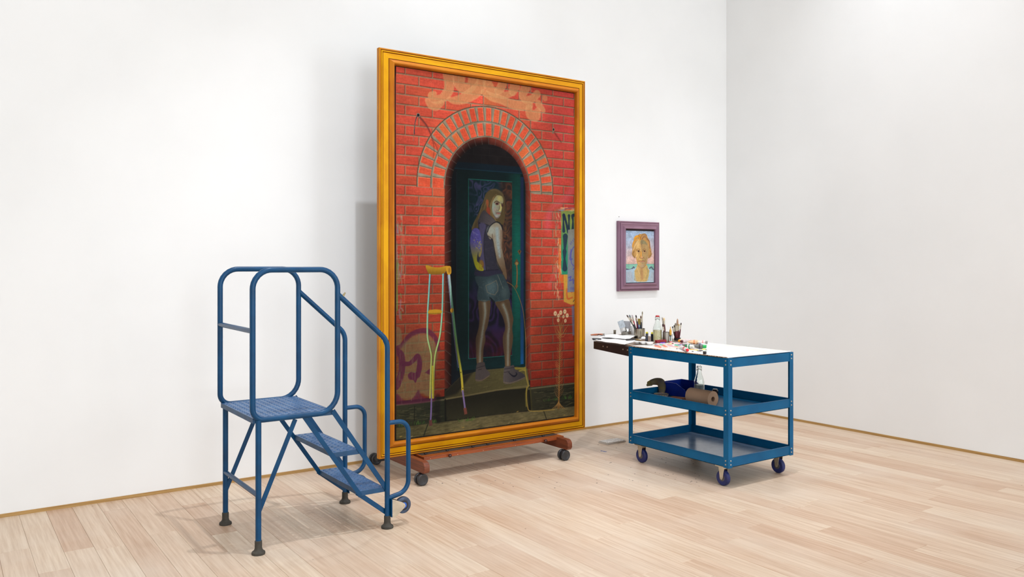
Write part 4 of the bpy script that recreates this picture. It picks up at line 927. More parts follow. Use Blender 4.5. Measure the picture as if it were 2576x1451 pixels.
pp([(405, 330), (470, 325), (540, 380), (560, 440), (470, 420), (410, 440)], (132, 122, 92), .8, .012, smooth=3)
for P_, c_, w_ in (([(250, 290), (300, 240), (370, 235), (395, 300)], (226, 152, 44), .02), ([(205, 480), (225, 400), (290, 320), (370, 320)], (220, 150, 56), .014), ([(395, 310), (420, 230), (490, 175), (545, 200)], (134, 96, 66), .006), ([(440, 290), (480, 230), (540, 220)], (150, 110, 84), .012), ([(430, 310), (500, 250), (570, 290)], (120, 84, 66), .005), ([(560, 300), (610, 360), (630, 520)], (140, 100, 72), .014), ([(230, 560), (280, 430), (350, 330)], (216, 180, 124), .012), ([(240, 600), (215, 680), (260, 750)], (150, 112, 66), .012), ([(640, 600), (655, 680), (600, 750)], (152, 120, 78), .014), ([(350, 205), (390, 260), (400, 320)], (150, 100, 50), .005)):
    pb.stroke(zS(*P_), w_, c_, .85, .005, 5)
dk = (96, 66, 50)
for cx_ in (350, 497):
    pb.stroke(zS((cx_ - 48, 570), (cx_ - 10, 540), (cx_ + 40, 560)), .006, (146, 100, 60), .8, .004, 4); pb.ell(zS((cx_, 603))[0], .019, .010, (186, 150, 108), .9, .005); pb.ell(zS((cx_ + 2, 600))[0], .009, .008, (88, 56, 44), 1, .004)
    pb.stroke(zS((cx_ - 45, 600), (cx_, 578), (cx_ + 42, 600)), .004, dk, .9, .003, 4); pb.stroke(zS((cx_ - 35, 640), (cx_, 655), (cx_ + 38, 630)), .004, (150, 106, 72), .6, .004, 4)
pb.stroke(zS((440, 520), (425, 420)), .01, (150, 110, 76), .6, .008); pb.stroke(zS((415, 610), (405, 690), (380, 740), (400, 765), (455, 770), (480, 745)), .005, (128, 84, 56), .85, .004, 4)
pb.stroke(zS((415, 620), (410, 730)), .014, (230, 158, 66), .85, .008); pb.ell(zS((432, 745))[0], .012, .010, (206, 150, 110), .8, .008)
pb.stroke(zS((345, 845), (400, 832), (430, 840), (460, 832), (510, 840)), .005, (128, 78, 64), .95, .003, 4); pb.stroke(zS((380, 855), (440, 862), (490, 852)), .008, (206, 140, 112), .8, .005, 3)
pb.ell(zS((430, 880))[0], .03, .008, (150, 132, 104), .6, .01); pb.ell(zS((430, 960))[0], .03, .02, (176, 152, 126), .6, .02)
pb.stroke(zS((350, 770), (330, 830), (340, 900)), .005, (160, 120, 84), .6, .005, 4); pb.stroke(zS((500, 770), (530, 830), (520, 900)), .005, (130, 100, 74), .6, .005, 4)
pb.stroke(zS((300, 560), (290, 700), (315, 850), (360, 970), (430, 1005), (510, 965), (560, 850)), .004, (140, 96, 62), .6, .004, 5)
pb.stroke(zS((310, 610), (320, 680), (300, 720)), .012, (236, 196, 126), .7, .01, 3); pb.ell(zS((330, 420))[0], .02, .035, (226, 190, 130), .6, .03); pb.ell(zS((485, 380))[0], .012, .012, (158, 154, 112), .6, .01)
pb.img *= (1 + .16 * (nm - .5) + .12 * (nf - .5))[..., None]
pb.make('canvas', attr_mat('oil_paint_small', .5, .1), sp)
# ------------------------------------------------------------------ blue utility cart
CX0, CX1, CY0, CY1 = 4.300, 4.985, 3.640, 4.592
cart = thing('utility_cart', 'blue three-shelf steel utility cart on casters, loaded with painting tools', 'cart', (4.64, 4.1, 0))
t = .003
for (z0, z1, flip) in ((.806, .870, True), (.476, .539, False), (.142, .205, False)):
    m = MB()
    zf = z1 - t if flip else z0
    m.box(CX0, CX1, CY0, CY1, zf, zf + t)
    m.box(CX0, CX0 + t, CY0, CY1, z0, z1); m.box(CX1 - t, CX1, CY0, CY1, z0, z1)
    m.box(CX0, CX1, CY0, CY0 + t, z0, z1); m.box(CX0, CX1, CY1 - t, CY1, z0, z1)
    if not flip:
        m.box(CX0 - .002, CX0 + .010, CY0, CY1, z1 - .003, z1); m.box(CX1 - .010, CX1 + .002, CY0, CY1, z1 - .003, z1)
        m.box(CX0, CX1, CY0 - .002, CY0 + .010, z1 - .003, z1); m.box(CX0, CX1, CY1 - .010, CY1 + .002, z1 - .003, z1)
    o = m.build('shelf', M_BLUE, cart, smooth=False)
    if z0 < .2:
        MB().box(CX0 + .006, CX1 - .006, CY0 + .006, CY1 - .006, z0 + t, z0 + t + .0012).build('shelf_mat', mat('worn_grey_blue', (122, 138, 158), .22, c2=(92, 110, 134), scale=7, ramp=(.3, .7)), o, smooth=False)
    for sx, xx in ((-1, CX0), (1, CX1)):
        pass
lw = .040
for ix, xx in enumerate((CX0, CX1)):
    for iy, yy in enumerate((CY0, CY1)):
        sx = 1 if ix == 0 else -1; sy = 1 if iy == 0 else -1; tk = .003
        m = MB()
        xa = xx - sx * tk; ya = yy - sy * tk
        m.prism([(xa, ya), (xa + sx * lw, ya), (xa + sx * lw, yy), (xx, yy), (xx, yy + sy * lw), (xa, yy + sy * lw)], .138, .870, 'z')
        lg = m.build('leg', M_BLUE, cart, .0006, 1)
        for zc in (.838, .508, .174):
            for dz in (-.013, .013):
                MB().lathe([(.0055, 0), (.0052, .0025), (.002, .0038)], 10, T((xx + sx * .020, ya, zc + dz)) @ R(90 if iy == 0 else -90, 'X')).build('bolt', M_SCREW, lg)
                MB().lathe([(.0055, 0), (.0052, .0025), (.002, .0038)], 10, T((xa, yy + sy * .020, zc + dz)) @ R(-90 if ix == 0 else 90, 'Y')).build('bolt', M_SCREW, lg)
        # caster
        cx, cy = xx + sx * .050, yy + sy * .085
        cs = MB().box(cx - .045, cx + .045, cy - .035, cy + .035, .133, .1415).build('caster_plate', M_ZINC, cart, .001, 1)
        fk = MB()
        for sg in (-1, 1):
            fk.prism([(cy - .026, .133), (cy + .026, .133), (cy + .020, .100), (cy + .014, .062), (cy + .009, .046), (cy, .042), (cy - .009, .046), (cy - .014, .062), (cy - .020, .100)], cx + sg * .0205 - .0014, cx + sg * .0205 + .0014, 'x')
        fk.box(cx - .0205, cx + .0205, cy - .022, cy + .022, .118, .133)
        fk.build('fork', M_ZINC, cs, .0006, 1)
        W0 = T((cx, cy, .0535)) @ R(90, 'Y')
        MB().lathe([(.034, -.0155), (.046, -.0155), (.0520, -.010), (.0535, 0), (.0520, .010), (.046, .0155), (.034, .0155)], 36, W0).build('wheel', mat('caster_blue_rubber', (34, 44, 104), .45, c2=(26, 34, 82), scale=20), cs)
        MB().lathe([(.006, -.0165), (.022, -.0165), (.026, -.012), (.0345, -.0150), (.0345, .0150), (.026, .012), (.022, .0165), (.006, .0165)], 30, W0).build('hub', mat('caster_hub_grey', (88, 84, 84), .5), cs)
        MB().lathe([(.006, -.0255), (.006, .0255)], 10, W0).build('axle', M_SCREW, cs)
# dark board bracket bolted to the far end, carrying a plywood top
EXT = [(CX0, CY1 + .004), (CX0, 5.000), (4.78, 5.360), (CX1, 5.360), (CX1, CY1 + .004)]
ex = thing('extension_shelf', 'dark stained board shelf bolted onto the end of the blue cart', 'shelf', (4.6, 4.9, .80))
sd = at_x(1495, 857, CX0)
MB().prism([(CY1 + .004, .795), (5.000, .818), (5.000, .878), (CY1 + .004, .868)], CX0 - .004, CX0 + .016, 'x').build('side_board', mat('black_brown_board', (44, 32, 30), .55, c2=(34, 25, 24), scale=12), ex, .001, 1)
MB().prism([(a + (.0162 if a == CX0 else 0), b) for a, b in EXT], .862, .8775, 'z').build('top', mat('paint_stained_ply', (150, 128, 110), .6, c2=(110, 92, 80), scale=16, ramp=(.4, .6)), ex, smooth=False)
MB().prism([(CX1 - .02, CY1 + .004), (CX1, CY1 + .004), (CX1, 5.36), (CX1 - .02, 5.36)], .806, .861, 'z').build('side_board', mat('black_brown_board2', (44, 32, 30), .55), ex, .001, 1)
for px, py in ((1517.5, 871), (1527.7, 872.6), (1567.3, 878.6), (1578.6, 880.5)):
    p = at_x(px, py, CX0 - .004)
    MB().lathe([(.0060, 0), (.0055, .003), (.002, .0045)], 10, T(p) @ R(-90, 'Y')).build('bolt', M_SCREW, ex)

# ------------------------------------------------------------------ palette on the cart top
def smear_mat(c, r=.35): return mat('paint_%02x%02x%02x' % tuple(int(v) for v in c), c, r, c2=tuple(min(255, v * .9 + 14) for v in c), scale=60)
TOPZ = .870
pal = thing('palette_board', 'white glazed palette board smeared with wet paint covering the cart top', 'palette', (4.64, 4.1, TOPZ))
MB().box(CX0 + .004, CX1 - .006, CY0 + .01, CY1 - .006, TOPZ + .0002, TOPZ + .0052).build('board', mat('white_palette', (242, 238, 233), .24, c2=(224, 214, 205), scale=9, ramp=(.45, .75)), pal, .0008, 1)
MB().box(CX0 - .001, CX0 + .0035, CY0 + .01, CY1 - .006, TOPZ + .0002, TOPZ + .0056).build('edge_strip', mat('crusted_edge', (176, 150, 120), .6, c2=(84, 56, 44), scale=70, ramp=(.45, .6)), pal, smooth=False)
PT = TOPZ + .0052
rs = random.Random(3)
def blob(name, px, py, wx, wy, h, c, parent, ang=0., jag=.25, z=PT):
    p = at_z(px, py, z); n = 14; ca, sa = math.cos(ang), math.sin(ang); m = MB(); pr = []
    for k in range(n):
        a = 2 * math.pi * k / n; q = 1 + rs.uniform(-jag, jag); u, v = wx * q * math.cos(a), wy * q * math.sin(a)
        pr.append((p.x + u * ca - v * sa, p.y + u * sa + v * ca))
    vs = [(a, b, z + .0001) for a, b in pr] + [(p.x + (a - p.x) * .7, p.y + (b - p.y) * .7, z + h) for a, b in pr] + [(p.x, p.y, z + h * 1.25)]
    fs = [(i, (i + 1) % n, n + (i + 1) % n, n + i) for i in range(n)] + [(n + i, n + (i + 1) % n, 2 * n) for i in range(n)]
    return m.add(vs, fs).build(name, smear_mat(c), parent)
AL = math.radians(90)
for a in ((1655, 871.2, .12, .022, .0007, (238, 140, 112)), (1672, 870.2, .10, .016, .0009, (240, 128, 92)), (1687, 869, .10, .02, .0007, (228, 170, 178)), (1664, 867, .08, .014, .0008, (120, 196, 160)), (1652, 868, .06, .010, .0008, (120, 110, 150)),
          (1702, 868.2, .07, .014, .0009, (90, 190, 150)), (1709, 867.2, .06, .012, .0008, (92, 104, 160)), (1702, 872, .05, .014, .0007, (236, 156, 120)), (1685, 865.6, .05, .016, .0012, (246, 206, 140)), (1689, 863.5, .035, .012, .0018, (240, 196, 96)),
          (1666.5, 862.6, .034, .012, .006, (92, 66, 176)), (1660, 863.8, .03, .014, .002, (196, 186, 222)), (1687, 861, .02, .012, .006, (206, 34, 44)), (1695, 862, .03, .018, .003, (240, 232, 232)), (1692.5, 864.6, .010, .008, .006, (120, 24, 34)), (1701, 862.5, .02, .014, .003, (236, 176, 182)),
          (1740, 879.4, .02, .014, .004, (240, 160, 40)), (1752, 880.4, .03, .016, .002, (240, 210, 90)), (1770.5, 878.8, .018, .012, .004, (226, 216, 60)), (1758, 883, .03, .008, .003, (70, 58, 50)), (1764, 881.8, .022, .007, .004, (52, 44, 40)), (1742.5, 884.3, .009, .007, .004, (60, 54, 48)), (1703, 877.5, .007, .006, .004, (96, 96, 100)),
          (1755, 866.5, .012, .008, .005, (40, 30, 34)), (1737, 866.2, .016, .006, .004, (34, 30, 34)), (1729, 867, .016, .006, .004, (38, 34, 36)), (1740, 869, .011, .006, .004, (60, 30, 34)), (1713, 864, .016, .010, .004, (200, 110, 90)), (1714.5, 865.4, .014, .006, .003, (70, 60, 120)), (1745.5, 866, .010, .006, .004, (46, 30, 30)),
          (1776, 880.3, .007, .006, .004, (120, 110, 100)), (1697, 875.5, .05, .03, .0003, (238, 226, 214)), (1672, 874.5, .06, .016, .0003, (226, 214, 196)), (1715, 880, .06, .03, .0003, (240, 238, 236))):
    px, py, wx, wy, h, c = a
    blob('paint_smear', px, py, wx, wy, h, c, pal, AL + math.radians(-36) if wx > .045 else rs.uniform(0, 3))

# ------------------------------------------------------------------ tools and vessels on the far end
EZ = .8778
def on(px, py, z=EZ): return at_z(px, py, z)
def can(name, label, p, r, h, m, flare=1., cat='can', rim=True, n=36, ribs=0, parts=True):
    o = thing(name, label, cat, p)
    pr = [(.001, .0015), (r * .97, .0015), (r, .0)]; pr = [(.002, 0), (r - .001, 0), (r, .001)]
    if ribs:
        for k in range(ribs * 2 + 1): pr.append((r + (.0008 if k % 2 else 0), .002 + (h - .006) * k / (ribs * 2)))
    pr += [(r * flare, h - .003), (r * flare + .0016, h - .002), (r * flare + .0016, h), (r * flare - .0012, h), (r * flare - .0014, h - .004), (r - .0014, .0014), (.002, .0014)]
    MB().lathe(pr, n, T(p)).build('body', m, o)
    return o
rb_ = random.Random(8)
def brush(name, label, group, base, tip, hc, bc, hr=.0042, fl_=.028, bl=.026, flat=1., wide=None, ferr=(196, 188, 170), taper=.55, cat='paintbrush'):
    """bristles up; hr handle radius; wide gives a flat brush of that width"""
    hr = hr * 1.22; base = Vector(base); tip = Vector(tip); L_ = (tip - base).length
    o = thing(name, label, cat, base, group); M = aim(base, tip)
    hl = L_ - fl_ - bl; mh = mat('handle', hc, .28, c2=tuple(v * .85 for v in hc), scale=40); mb = mat('bristle', bc, .8, c2=tuple(v * .75 for v in bc), scale=40, stretch=(10, 10, 1)); mf = mat('ferrule', ferr, .25, .9)
    if wide:
        wv = wide / 2; hw = min(wv * .7, .016)
        def loft(secs):
            vs = []; fs = []
            for (z, a, b) in secs:
                for k in range(16):
                    an = 2 * math.pi * k / 16; ca, sa = math.cos(an), math.sin(an); e_ = .5
                    vs.append((a * math.copysign(abs(ca) ** e_, ca), b * math.copysign(abs(sa) ** e_, sa), z))
            for i in range(len(secs) - 1):
                for k in range(16): fs.append((i * 16 + k, i * 16 + (k + 1) % 16, (i + 1) * 16 + (k + 1) % 16, (i + 1) * 16 + k))
            fs.append(tuple(range(16))[::-1]); fs.append(tuple(range((len(secs) - 1) * 16, len(secs) * 16)))
            return vs, fs
        # turn the flat of the brush towards the room's near left side
        fwd = Vector((0, 0, 1)); zax = (tip - base).normalized(); yax = Vector((.57, .82, 0)); yax = (yax - zax * yax.dot(zax)).normalized(); xax = yax.cross(zax)
        M = Matrix.Translation(base) @ Matrix((xax, yax, zax)).transposed().to_4x4()
        MB().add(*loft([(0, .007, .006), (hl * .5, .009, .007), (hl * .8, hw, .007), (hl, wv * .96, .0075)]), M).build('handle', mh, o)
        MB().add(*loft([(hl - .001, wv, .0085), (hl + .004, wv * 1.02, .009), (hl + fl_ * .5, wv, .0085), (hl + fl_, wv, .0085)]), M).build('ferrule', mf, o)
        MB().add(*loft([(hl + fl_ - .001, wv * .97, .008), (hl + fl_ + bl * .6, wv * 1.02, .007), (L_, wv * .98, .0035)]), M).build('bristles', mb, o)
    else:
        MB().lathe([(hr * taper, 0), (hr * .8, hl * .3), (hr * 1.1, hl * .72), (hr * .85, hl)], 12, M).build('handle', mh, o)
        MB().lathe([(hr * .88, hl - .001), (hr * .92, hl + fl_ * .5), (hr * .95, hl + fl_)], 12, M).build('ferrule', mf, o)
        MB().lathe([(hr * .9, hl + fl_ - .001), (hr * 1.15, hl + fl_ + bl * .45), (hr * .85, hl + fl_ + bl * .8), (hr * .15, L_)], 12, M).build('bristles', mb, o)
    return o
def inside(p, dx=0., dy=0., z=.004): return Vector((p.x + dx, p.y + dy, p.z + z))

def lean(p, tip, R_, h_, want, perp):
    """foot of a brush inside a vessel so that its shaft clears the rim"""
    e_ = Vector((CY, -SY, 0)); v_ = Vector((SY, CY, 0)); tx = (tip - p).dot(e_); H_ = max(tip.z - p.z, .02); k = h_ / H_; lim = R_ - .009
    at_rim = want + (tx - want) * k
    b_ = want if abs(at_rim) <= lim else (math.copysign(lim, at_rim) - tx * k) / (1 - k)
    b_ = max(-R_ + .008, min(R_ - .008, b_))
    return p + e_ * b_ + v_ * perp + Vector((0, 0, .004))
# tin cup with two broad brushes
pc_ = on(1575, 848.2); can('tin_cup', 'dull flared tin cup holding two broad flat brushes', pc_, .0375, .049, M_DARKSTEEL, 1.12, 'cup')
d_ = depth(pc_)
for i, (tx, ty, wd, lab, bc_) in enumerate(((1560.5, 806.5, .052, 'broad flat paintbrush leaning left out of the flared tin cup', (196, 204, 212)), (1578, 807.5, .058, 'broad flat paintbrush on the right in the flared tin cup', (176, 176, 180)))):
    brush('flat_brush', lab, 'broad brushes in the tin cup', lean(pc_, at_d(tx, ty, d_), .0375, .049, -.004 + .008 * i, -.012 + .024 * i), at_d(tx, ty, d_ - .016 + .032 * i), (36, 36, 40), bc_, fl_=.036, bl=.062, wide=wd, ferr=(176, 174, 172))
# shiny can with the mixed brushes
pk = on(1608.5, 851.0); can('paint_can', 'shiny open steel can full of mixed brushes', pk, .0450, .083, M_STEEL, 1.0, 'can')
MB2 = MB().lathe([(.024, 0), (.0245, .001), (.0245, .088), (.021, .094), (.010, .096), (.002, .094)], 30, T(on(1593.0, 846.8)))
wr = MB2.build('paper_roll', mat('white_paper_roll', (238, 236, 232), .8), bevel=0); tag(wr, 'white paper roll standing upright just left of the shiny brush can', 'paper roll')
dk_ = depth(pk)
spec = [((1576.5, 791.8), (44, 36, 38), (90, 72, 66), .0042, 'thin dark-handled brush leaning furthest left in the shiny can', -.030, .01),
        ((1583, 791.5), (30, 28, 32), (150, 156, 158), .0062, 'grey-tipped dark brush leaning left in the shiny can', -.026, .018),
        ((1586.5, 800.5), (28, 27, 30), (186, 160, 140), .0062, 'tan-tipped black brush leaning left in the shiny can', -.014, -.022),
        ((1590, 791), (206, 60, 88), (214, 200, 204), .0046, 'pink-handled thin brush with pale tip in the shiny can', -.012, .012),
        ((1600.5, 798), (206, 50, 84), (220, 120, 140), .0060, 'bright pink thick handle upright in the shiny can', -.004, .0),
        ((1599.5, 791.8), (28, 32, 66), (72, 58, 62), .0046, 'navy-handled brush tilted left in the shiny can', .006, -.014),
        ((1612, 793.5), (30, 34, 48), (110, 80, 60), .0046, 'dark slender upright brush at right in the shiny can', .018, -.016),
        ((1616, 783), (206, 196, 182), (150, 140, 120), .0040, 'pale long handle rising highest from the shiny can', .022, .006)]
for (tp, hc, bc_, hr, lab, dx, dy) in spec:
    tipv = at_d(tp[0], tp[1], dk_ + dy); b0 = lean(pk, tipv, .045, .083, dx, dy)
    brush('paintbrush', lab, 'brushes in the shiny can', b0, tipv, hc, bc_, hr, .030, .024)
brush('flat_brush', 'fan-shaped ochre bristle brush standing in the shiny can', 'brushes in the shiny can', inside(pk, .012, .014, .003), at_d(1610.5, 801.5, dk_ + .03), (70, 90, 120), (160, 138, 66), fl_=.022, bl=.05, wide=.040, ferr=(120, 132, 150))
# small tin tube
pn = on(1546.5, 844.6); can('small_tin', 'narrow upright metal tube at the far left of the shelf', pn, .0105, .050, M_STEEL, 1.05, 'tin')
# clamps
ck = on(1634, 857.2)
for sg, lab in ((-1, 'dark navy spring clamp beside the shiny can'), (1, 'dark navy spring clamp touching the tall bottle')):
    o = thing('spring_clamp', lab, 'clamp', ck + Vector((sg * .016, -sg * .013, 0)), 'navy clamps behind the paper')
    q = ck + Vector((sg * .018, -sg * .014, 0)); Mx = T(q) @ R(35, 'Z')
    MB().prism([(-.016, 0), (.012, 0), (.012 - sg * .014, .060), (-.012 - sg * .014, .056)], -.009, .009, 'y', Mx).build('jaw', mat('clamp_navy', (22, 28, 46), .45), o, .002, 1)
    MB().prism([(-.010 - sg * .013, .057), (.010 - sg * .013, .061), (.006 - sg * .010, .072), (-.010 - sg * .010, .070)], -.0085, .0085, 'y', Mx).build('pad', mat('clamp_yellow', (226, 214, 70), .5), o, .002, 1)
# swing-top bottles
def swing_bottle(label, p, r, h, content=None, open_top=False):
    o = thing('swing_top_bottle', label, 'bottle', p); M = T(p)
    pr = [(.30, 0), (.92, 0), (1.0, .02), (1.0, .42), (.97, .50), (.80, .60), (.58, .70), (.42, .80), (.38, .88), (.38, .90), (.46, .905), (.46, .935), (.36, .945)]
    outer = [(r * a, h * b) for a, b in pr]; th_ = .0022
    inner = [(max(.002, r * a - th_), max(h * b, .004)) for a, b in pr[::-1]]
    MB().lathe(outer + inner + [(.002, .004)], 32, M, cap=False).add([], []).build('glass', M_GLASS, o)
    if content:
        lv = content[1]
        pi_ = [(.002, .0055)] + [(r * a - th_ - .0006, max(h * b, .0055)) for a, b in pr[1:] if b < lv] + [(.002, h * lv)]
        li = [(a_, b_) for a_, b_ in pi_]; li[-1] = (li[-2][0], h * lv); li.append((.002, h * lv + .0002))
        MB().lathe(li, 28, M).build('liquid', content[0], o)
    if not open_top:
        st = MB().lathe([(r * .30, h * .93), (r * .40, h * .95), (r * .44, h * .97), (r * .40, h * .99), (r * .2, h * 1.0)], 20, M).build('stopper', mat('stopper_red', (190, 84, 84), .4), o)
        MB().lathe([(r * .36, h * .938), (r * .47, h * .948), (r * .47, h * .965), (r * .36, h * .972)], 20, M).build('gasket', mat('red_gasket', (186, 40, 48), .5), st)
    wm = MB(); q = r * .50
    Z1 = .93 if open_top else 1.0
    for sg in (-1, 1):
        wm.tube(fillet([(p.x + sg * q * .82, p.y + sg * q * -.57, p.z + h * .80), (p.x + sg * q * .82, p.y + sg * q * -.57, p.z + h * .93), (p.x + sg * q * .3, p.y - sg * q * .2, p.z + h * .975)], .004), .0012, 6)
    wm.tube([(p.x + q * math.cos(a), p.y + q * math.sin(a), p.z + h * .845 + .004 * math.sin(2 * a)) for a in [2 * math.pi * k / 20 for k in range(20)]], .0013, 6, closed=True)
    wm.build('wire_bail', mat('bail_wire', (120, 116, 112), .35, .9), o)
    return o
M_OIL = mat('amber_oil', (226, 212, 172), .15, c2=(206, 190, 146), scale=20, trans=.9, ior=1.33)
M_CLOUD = mat('cloudy_water', (176, 178, 178), .3, c2=(140, 142, 146), scale=26, trans=.35, ior=1.33)
swing_bottle('tall clear swing-top bottle of amber oil with red gasket', on(1654, 858.4), .0365, .208, (M_OIL, .44))
# ribbed can
pr_ = on(1675.5, 859.6); can('ribbed_can', 'ribbed grey tin can with three brushes beside the bottle', pr_, .0260, .078, M_DARKSTEEL, 1.0, 'can', ribs=1)
dr2 = depth(pr_)
for (tp, hc, bc_, hr, lab, dx, dy) in (((1670, 798.5), (92, 40, 40), (232, 206, 160), .0062, 'pale-bristled maroon brush tallest in the ribbed can', -.006, .0), ((1667, 814), (60, 34, 40), (84, 60, 60), .0050, 'short dark maroon brush in the ribbed can', -.012, -.004), ((1665.5, 797), (176, 170, 158), (160, 150, 140), .0030, 'thin pale rod leaning in the ribbed can', -.014, .008)):
    brush('paintbrush', lab, 'brushes in the ribbed can', lean(pr_, at_d(tp[0], tp[1], dr2), .026, .078, dx, dy), at_d(tp[0], tp[1], dr2 + dy), hc, bc_, hr, .030, .024)
# little glass jar with a yellow-handled scraper
pj = on(1686.6, 858.6)
oj = thing('glass_jar', 'small straight glass jar holding a yellow wooden tool', 'jar', pj)
MB().lathe([(.010, 0), (.0155, 0), (.0160, .002), (.0160, .052), (.0175, .053), (.0175, .056), (.0150, .056), (.0145, .050), (.0140, .004), (.002, .004)], 28, T(pj), cap=False).build('glass', M_GLASS, oj)
oy = thing('wooden_tool', 'yellow wooden handle with pointed end standing in the glass jar', 'tool', inside(pj, 0, 0, .005)); bj = inside(pj, 0, 0, .005)
MB().lathe([(.004, 0), (.004, .034), (.0085, .036), (.0085, .044)], 14, T(bj)).build('ferrule', mat('tool_collar', (84, 90, 94), .4, .5), oy)
MB().lathe([(.0088, .044), (.0095, .060), (.0098, .078), (.0060, .090), (.0030, .096), (.0026, .112)], 16, T(bj)).build('handle', mat('yellow_wood', (226, 172, 66), .4, c2=(206, 148, 50), scale=40), oy)
# bundle with maroon handles in a black cup
pm_ = on(1704, 856.2); can('black_cup', 'low black cup holding a bundle of maroon brushes', pm_, .0270, .022, M_BLACK, 1.0, 'cup')
dm_ = depth(pm_)
for (tp, hc, bc_, hr, fl_, bl, lab, dx, dy) in (((1704.5, 801), (96, 26, 36), (190, 154, 128), .0060, .045, .055, 'large tan-headed filbert brush rising highest in the black cup', -.002, .0),
        ((1696, 817), (96, 26, 36), (120, 110, 96), .0048, .035, .02, 'maroon brush leaning left in the black cup', -.012, .002),
        ((1699.5, 812), (104, 28, 38), (150, 140, 122), .0060, .045, .02, 'thick maroon brush with long metal collar in the black cup', -.007, -.008),
        ((1708, 814), (90, 26, 36), (214, 186, 130), .0046, .036, .018, 'maroon brush with straw-coloured tip in the black cup', .006, -.004),
        ((1705, 822), (110, 96, 100), (170, 170, 180), .0034, .03, .016, 'thin grey brush amid the maroon bundle', .004, .006),
        ((1713.5, 811.5), (96, 28, 38), (90, 76, 70), .0042, .034, .018, 'maroon brush leaning right in the black cup', .012, -.008),
        ((1691.5, 820.5), (38, 60, 52), (50, 50, 44), .0040, .03, .014, 'dark green brush leaning furthest left in the black cup', -.014, .008)):
    brush('paintbrush', lab, 'brushes in the black cup', lean(pm_, at_d(tp[0], tp[1], dm_), .027, .022, dx, dy), at_d(tp[0], tp[1], dm_ + dy), hc, bc_, hr, fl_, bl)
# red box
ra, rb2 = on(1650.8, 862.4), on(1674.5, 861.0)
o = tag(MB().box(0, (rb2 - ra).length, -.012, .018, .0003, .0215, T((ra + rb2) / 2) @ Matrix.Rotation(math.atan2((rb2 - ra).y, (rb2 - ra).x), 4, 'Z') @ T((-(rb2 - ra).length / 2, 0, 0))).build('red_case', mat('dark_red_card', (150, 26, 40), .5, c2=(120, 20, 32), scale=20), bevel=.0015, seg=1), 'small dark red oblong case lying in front of the tall bottle', 'case')
# white paper sheets, wavy
def sheet(name, label, cat, corners, z, amp, m, seed, nx=26, ny=14, th=.0012):
    r_ = np.random.default_rng(seed); ph = r_.random(6) * 6; mb = MB(); vs = []
    A, B, C_, D = [Vector((c[0], c[1], 0)) for c in corners]
    for j in range(ny + 1):
        for i in range(nx + 1):
            u_, v_ = i / nx, j / ny
            e = .03 * math.sin(9 * u_ + ph[0]) * (1 - v_) * .35 + .02 * math.sin(23 * u_ + ph[4]) * (1 - v_) * .3
            p = (A.lerp(B, u_)).lerp(D.lerp(C_, u_), v_ + e * (1 if v_ < .5 else 0))
            zz = z + amp * (1 + math.sin(7 * u_ + 3 * v_ + ph[1]) * .5 + .5 * math.sin(15 * u_ - 6 * v_ + ph[2])) * (.25 + .75 * v_)
            vs.append((p.x, p.y, zz))
    n1 = (nx + 1) * (ny + 1); vs += [(x, y, zz - th) for x, y, zz in vs]
    f = []
    for j in range(ny):
        for i in range(nx):
            a = j * (nx + 1) + i; f.append((a, a + 1, a + nx + 2, a + nx + 1)); f.append((n1 + a + nx + 1, n1 + a + nx + 2, n1 + a + 1, n1 + a))
    for i in range(nx): f.append((i + 1, i, n1 + i, n1 + i + 1)); a = ny * (nx + 1) + i; f.append((a, a + 1, n1 + a + 1, n1 + a))
    for j in range(ny): a = j * (nx + 1); f.append((a, a + nx + 1, n1 + a + nx + 1, n1 + a)); a += nx; f.append((a + nx + 1, a, n1 + a, n1 + a + nx + 1))
    return tag(mb.add(vs, f).build(name, m, angle=60), label, cat)
M_PAPER = mat('white_paper', (250, 249, 248), .8, c2=(242, 240, 237), scale=14)
sheet('paper_sheet', 'crumpled white paper sheet draped over the dark shelf edge', 'paper', (on(1498, 857.5), on(1571, 867.5), on(1614, 855.5), on(1510, 849.8)), EZ + .0046, .0055, M_PAPER, 2, th=.004)
sheet('paper_sheet', 'white paper sheet lying under the flared tin cup', 'paper', (on(1512, 853.2), on(1580, 858.5), on(1603, 850), on(1528, 846.5)), EZ + .0180, .0040, M_PAPER, 5)
o = MB(); tp_ = on(1619, 854.5)
r_ = random.Random(4); vs = []
o.lathe([(.002, 0), (.018, .001), (.024, .008), (.020, .017), (.012, .024), (.002, .027)], 14, T(tp_))
o.v = [(x + r_.uniform(-.004, .004), y + r_.uniform(-.004, .004), max(EZ + .0002, z + r_.uniform(-.003, .003))) for x, y, z in o.v]
tag(o.build('crumpled_tissue', M_PAPER, angle=80), 'crumpled white tissue by the foot of the shiny can', 'tissue')
# white welled mixing tray
pa0, pa1 = on(1594.5, 865.2, PT), on(1641.5, 868.2, PT)
tray = thing('mixing_tray', 'white scalloped mixing tray at the near edge of the shelf', 'tray', (pa0 + pa1) / 2)
dirv = (pa1 - pa0); Lt = dirv.length; angt = math.atan2(dirv.y, dirv.x); MT = T(Vector((pa0.x, pa0.y, EZ + .0006))) @ Matrix.Rotation(angt, 4, 'Z')
M_POR = mat('white_porcelain', (240, 238, 234), .22)
for k in range(3):
    MB().lathe([(.010, 0), (.018, .001), (.026, .008), (.030, .0125), (.0305, .0135), (.0290, .0135), (.024, .008), (.016, .003), (.002, .0025)], 22, MT @ T((Lt * (k + .5) / 3, .008, 0)) @ Matrix.Diagonal((Lt / 3 / .056, 1.25, 1.35, 1))).build('well', M_POR, tray)
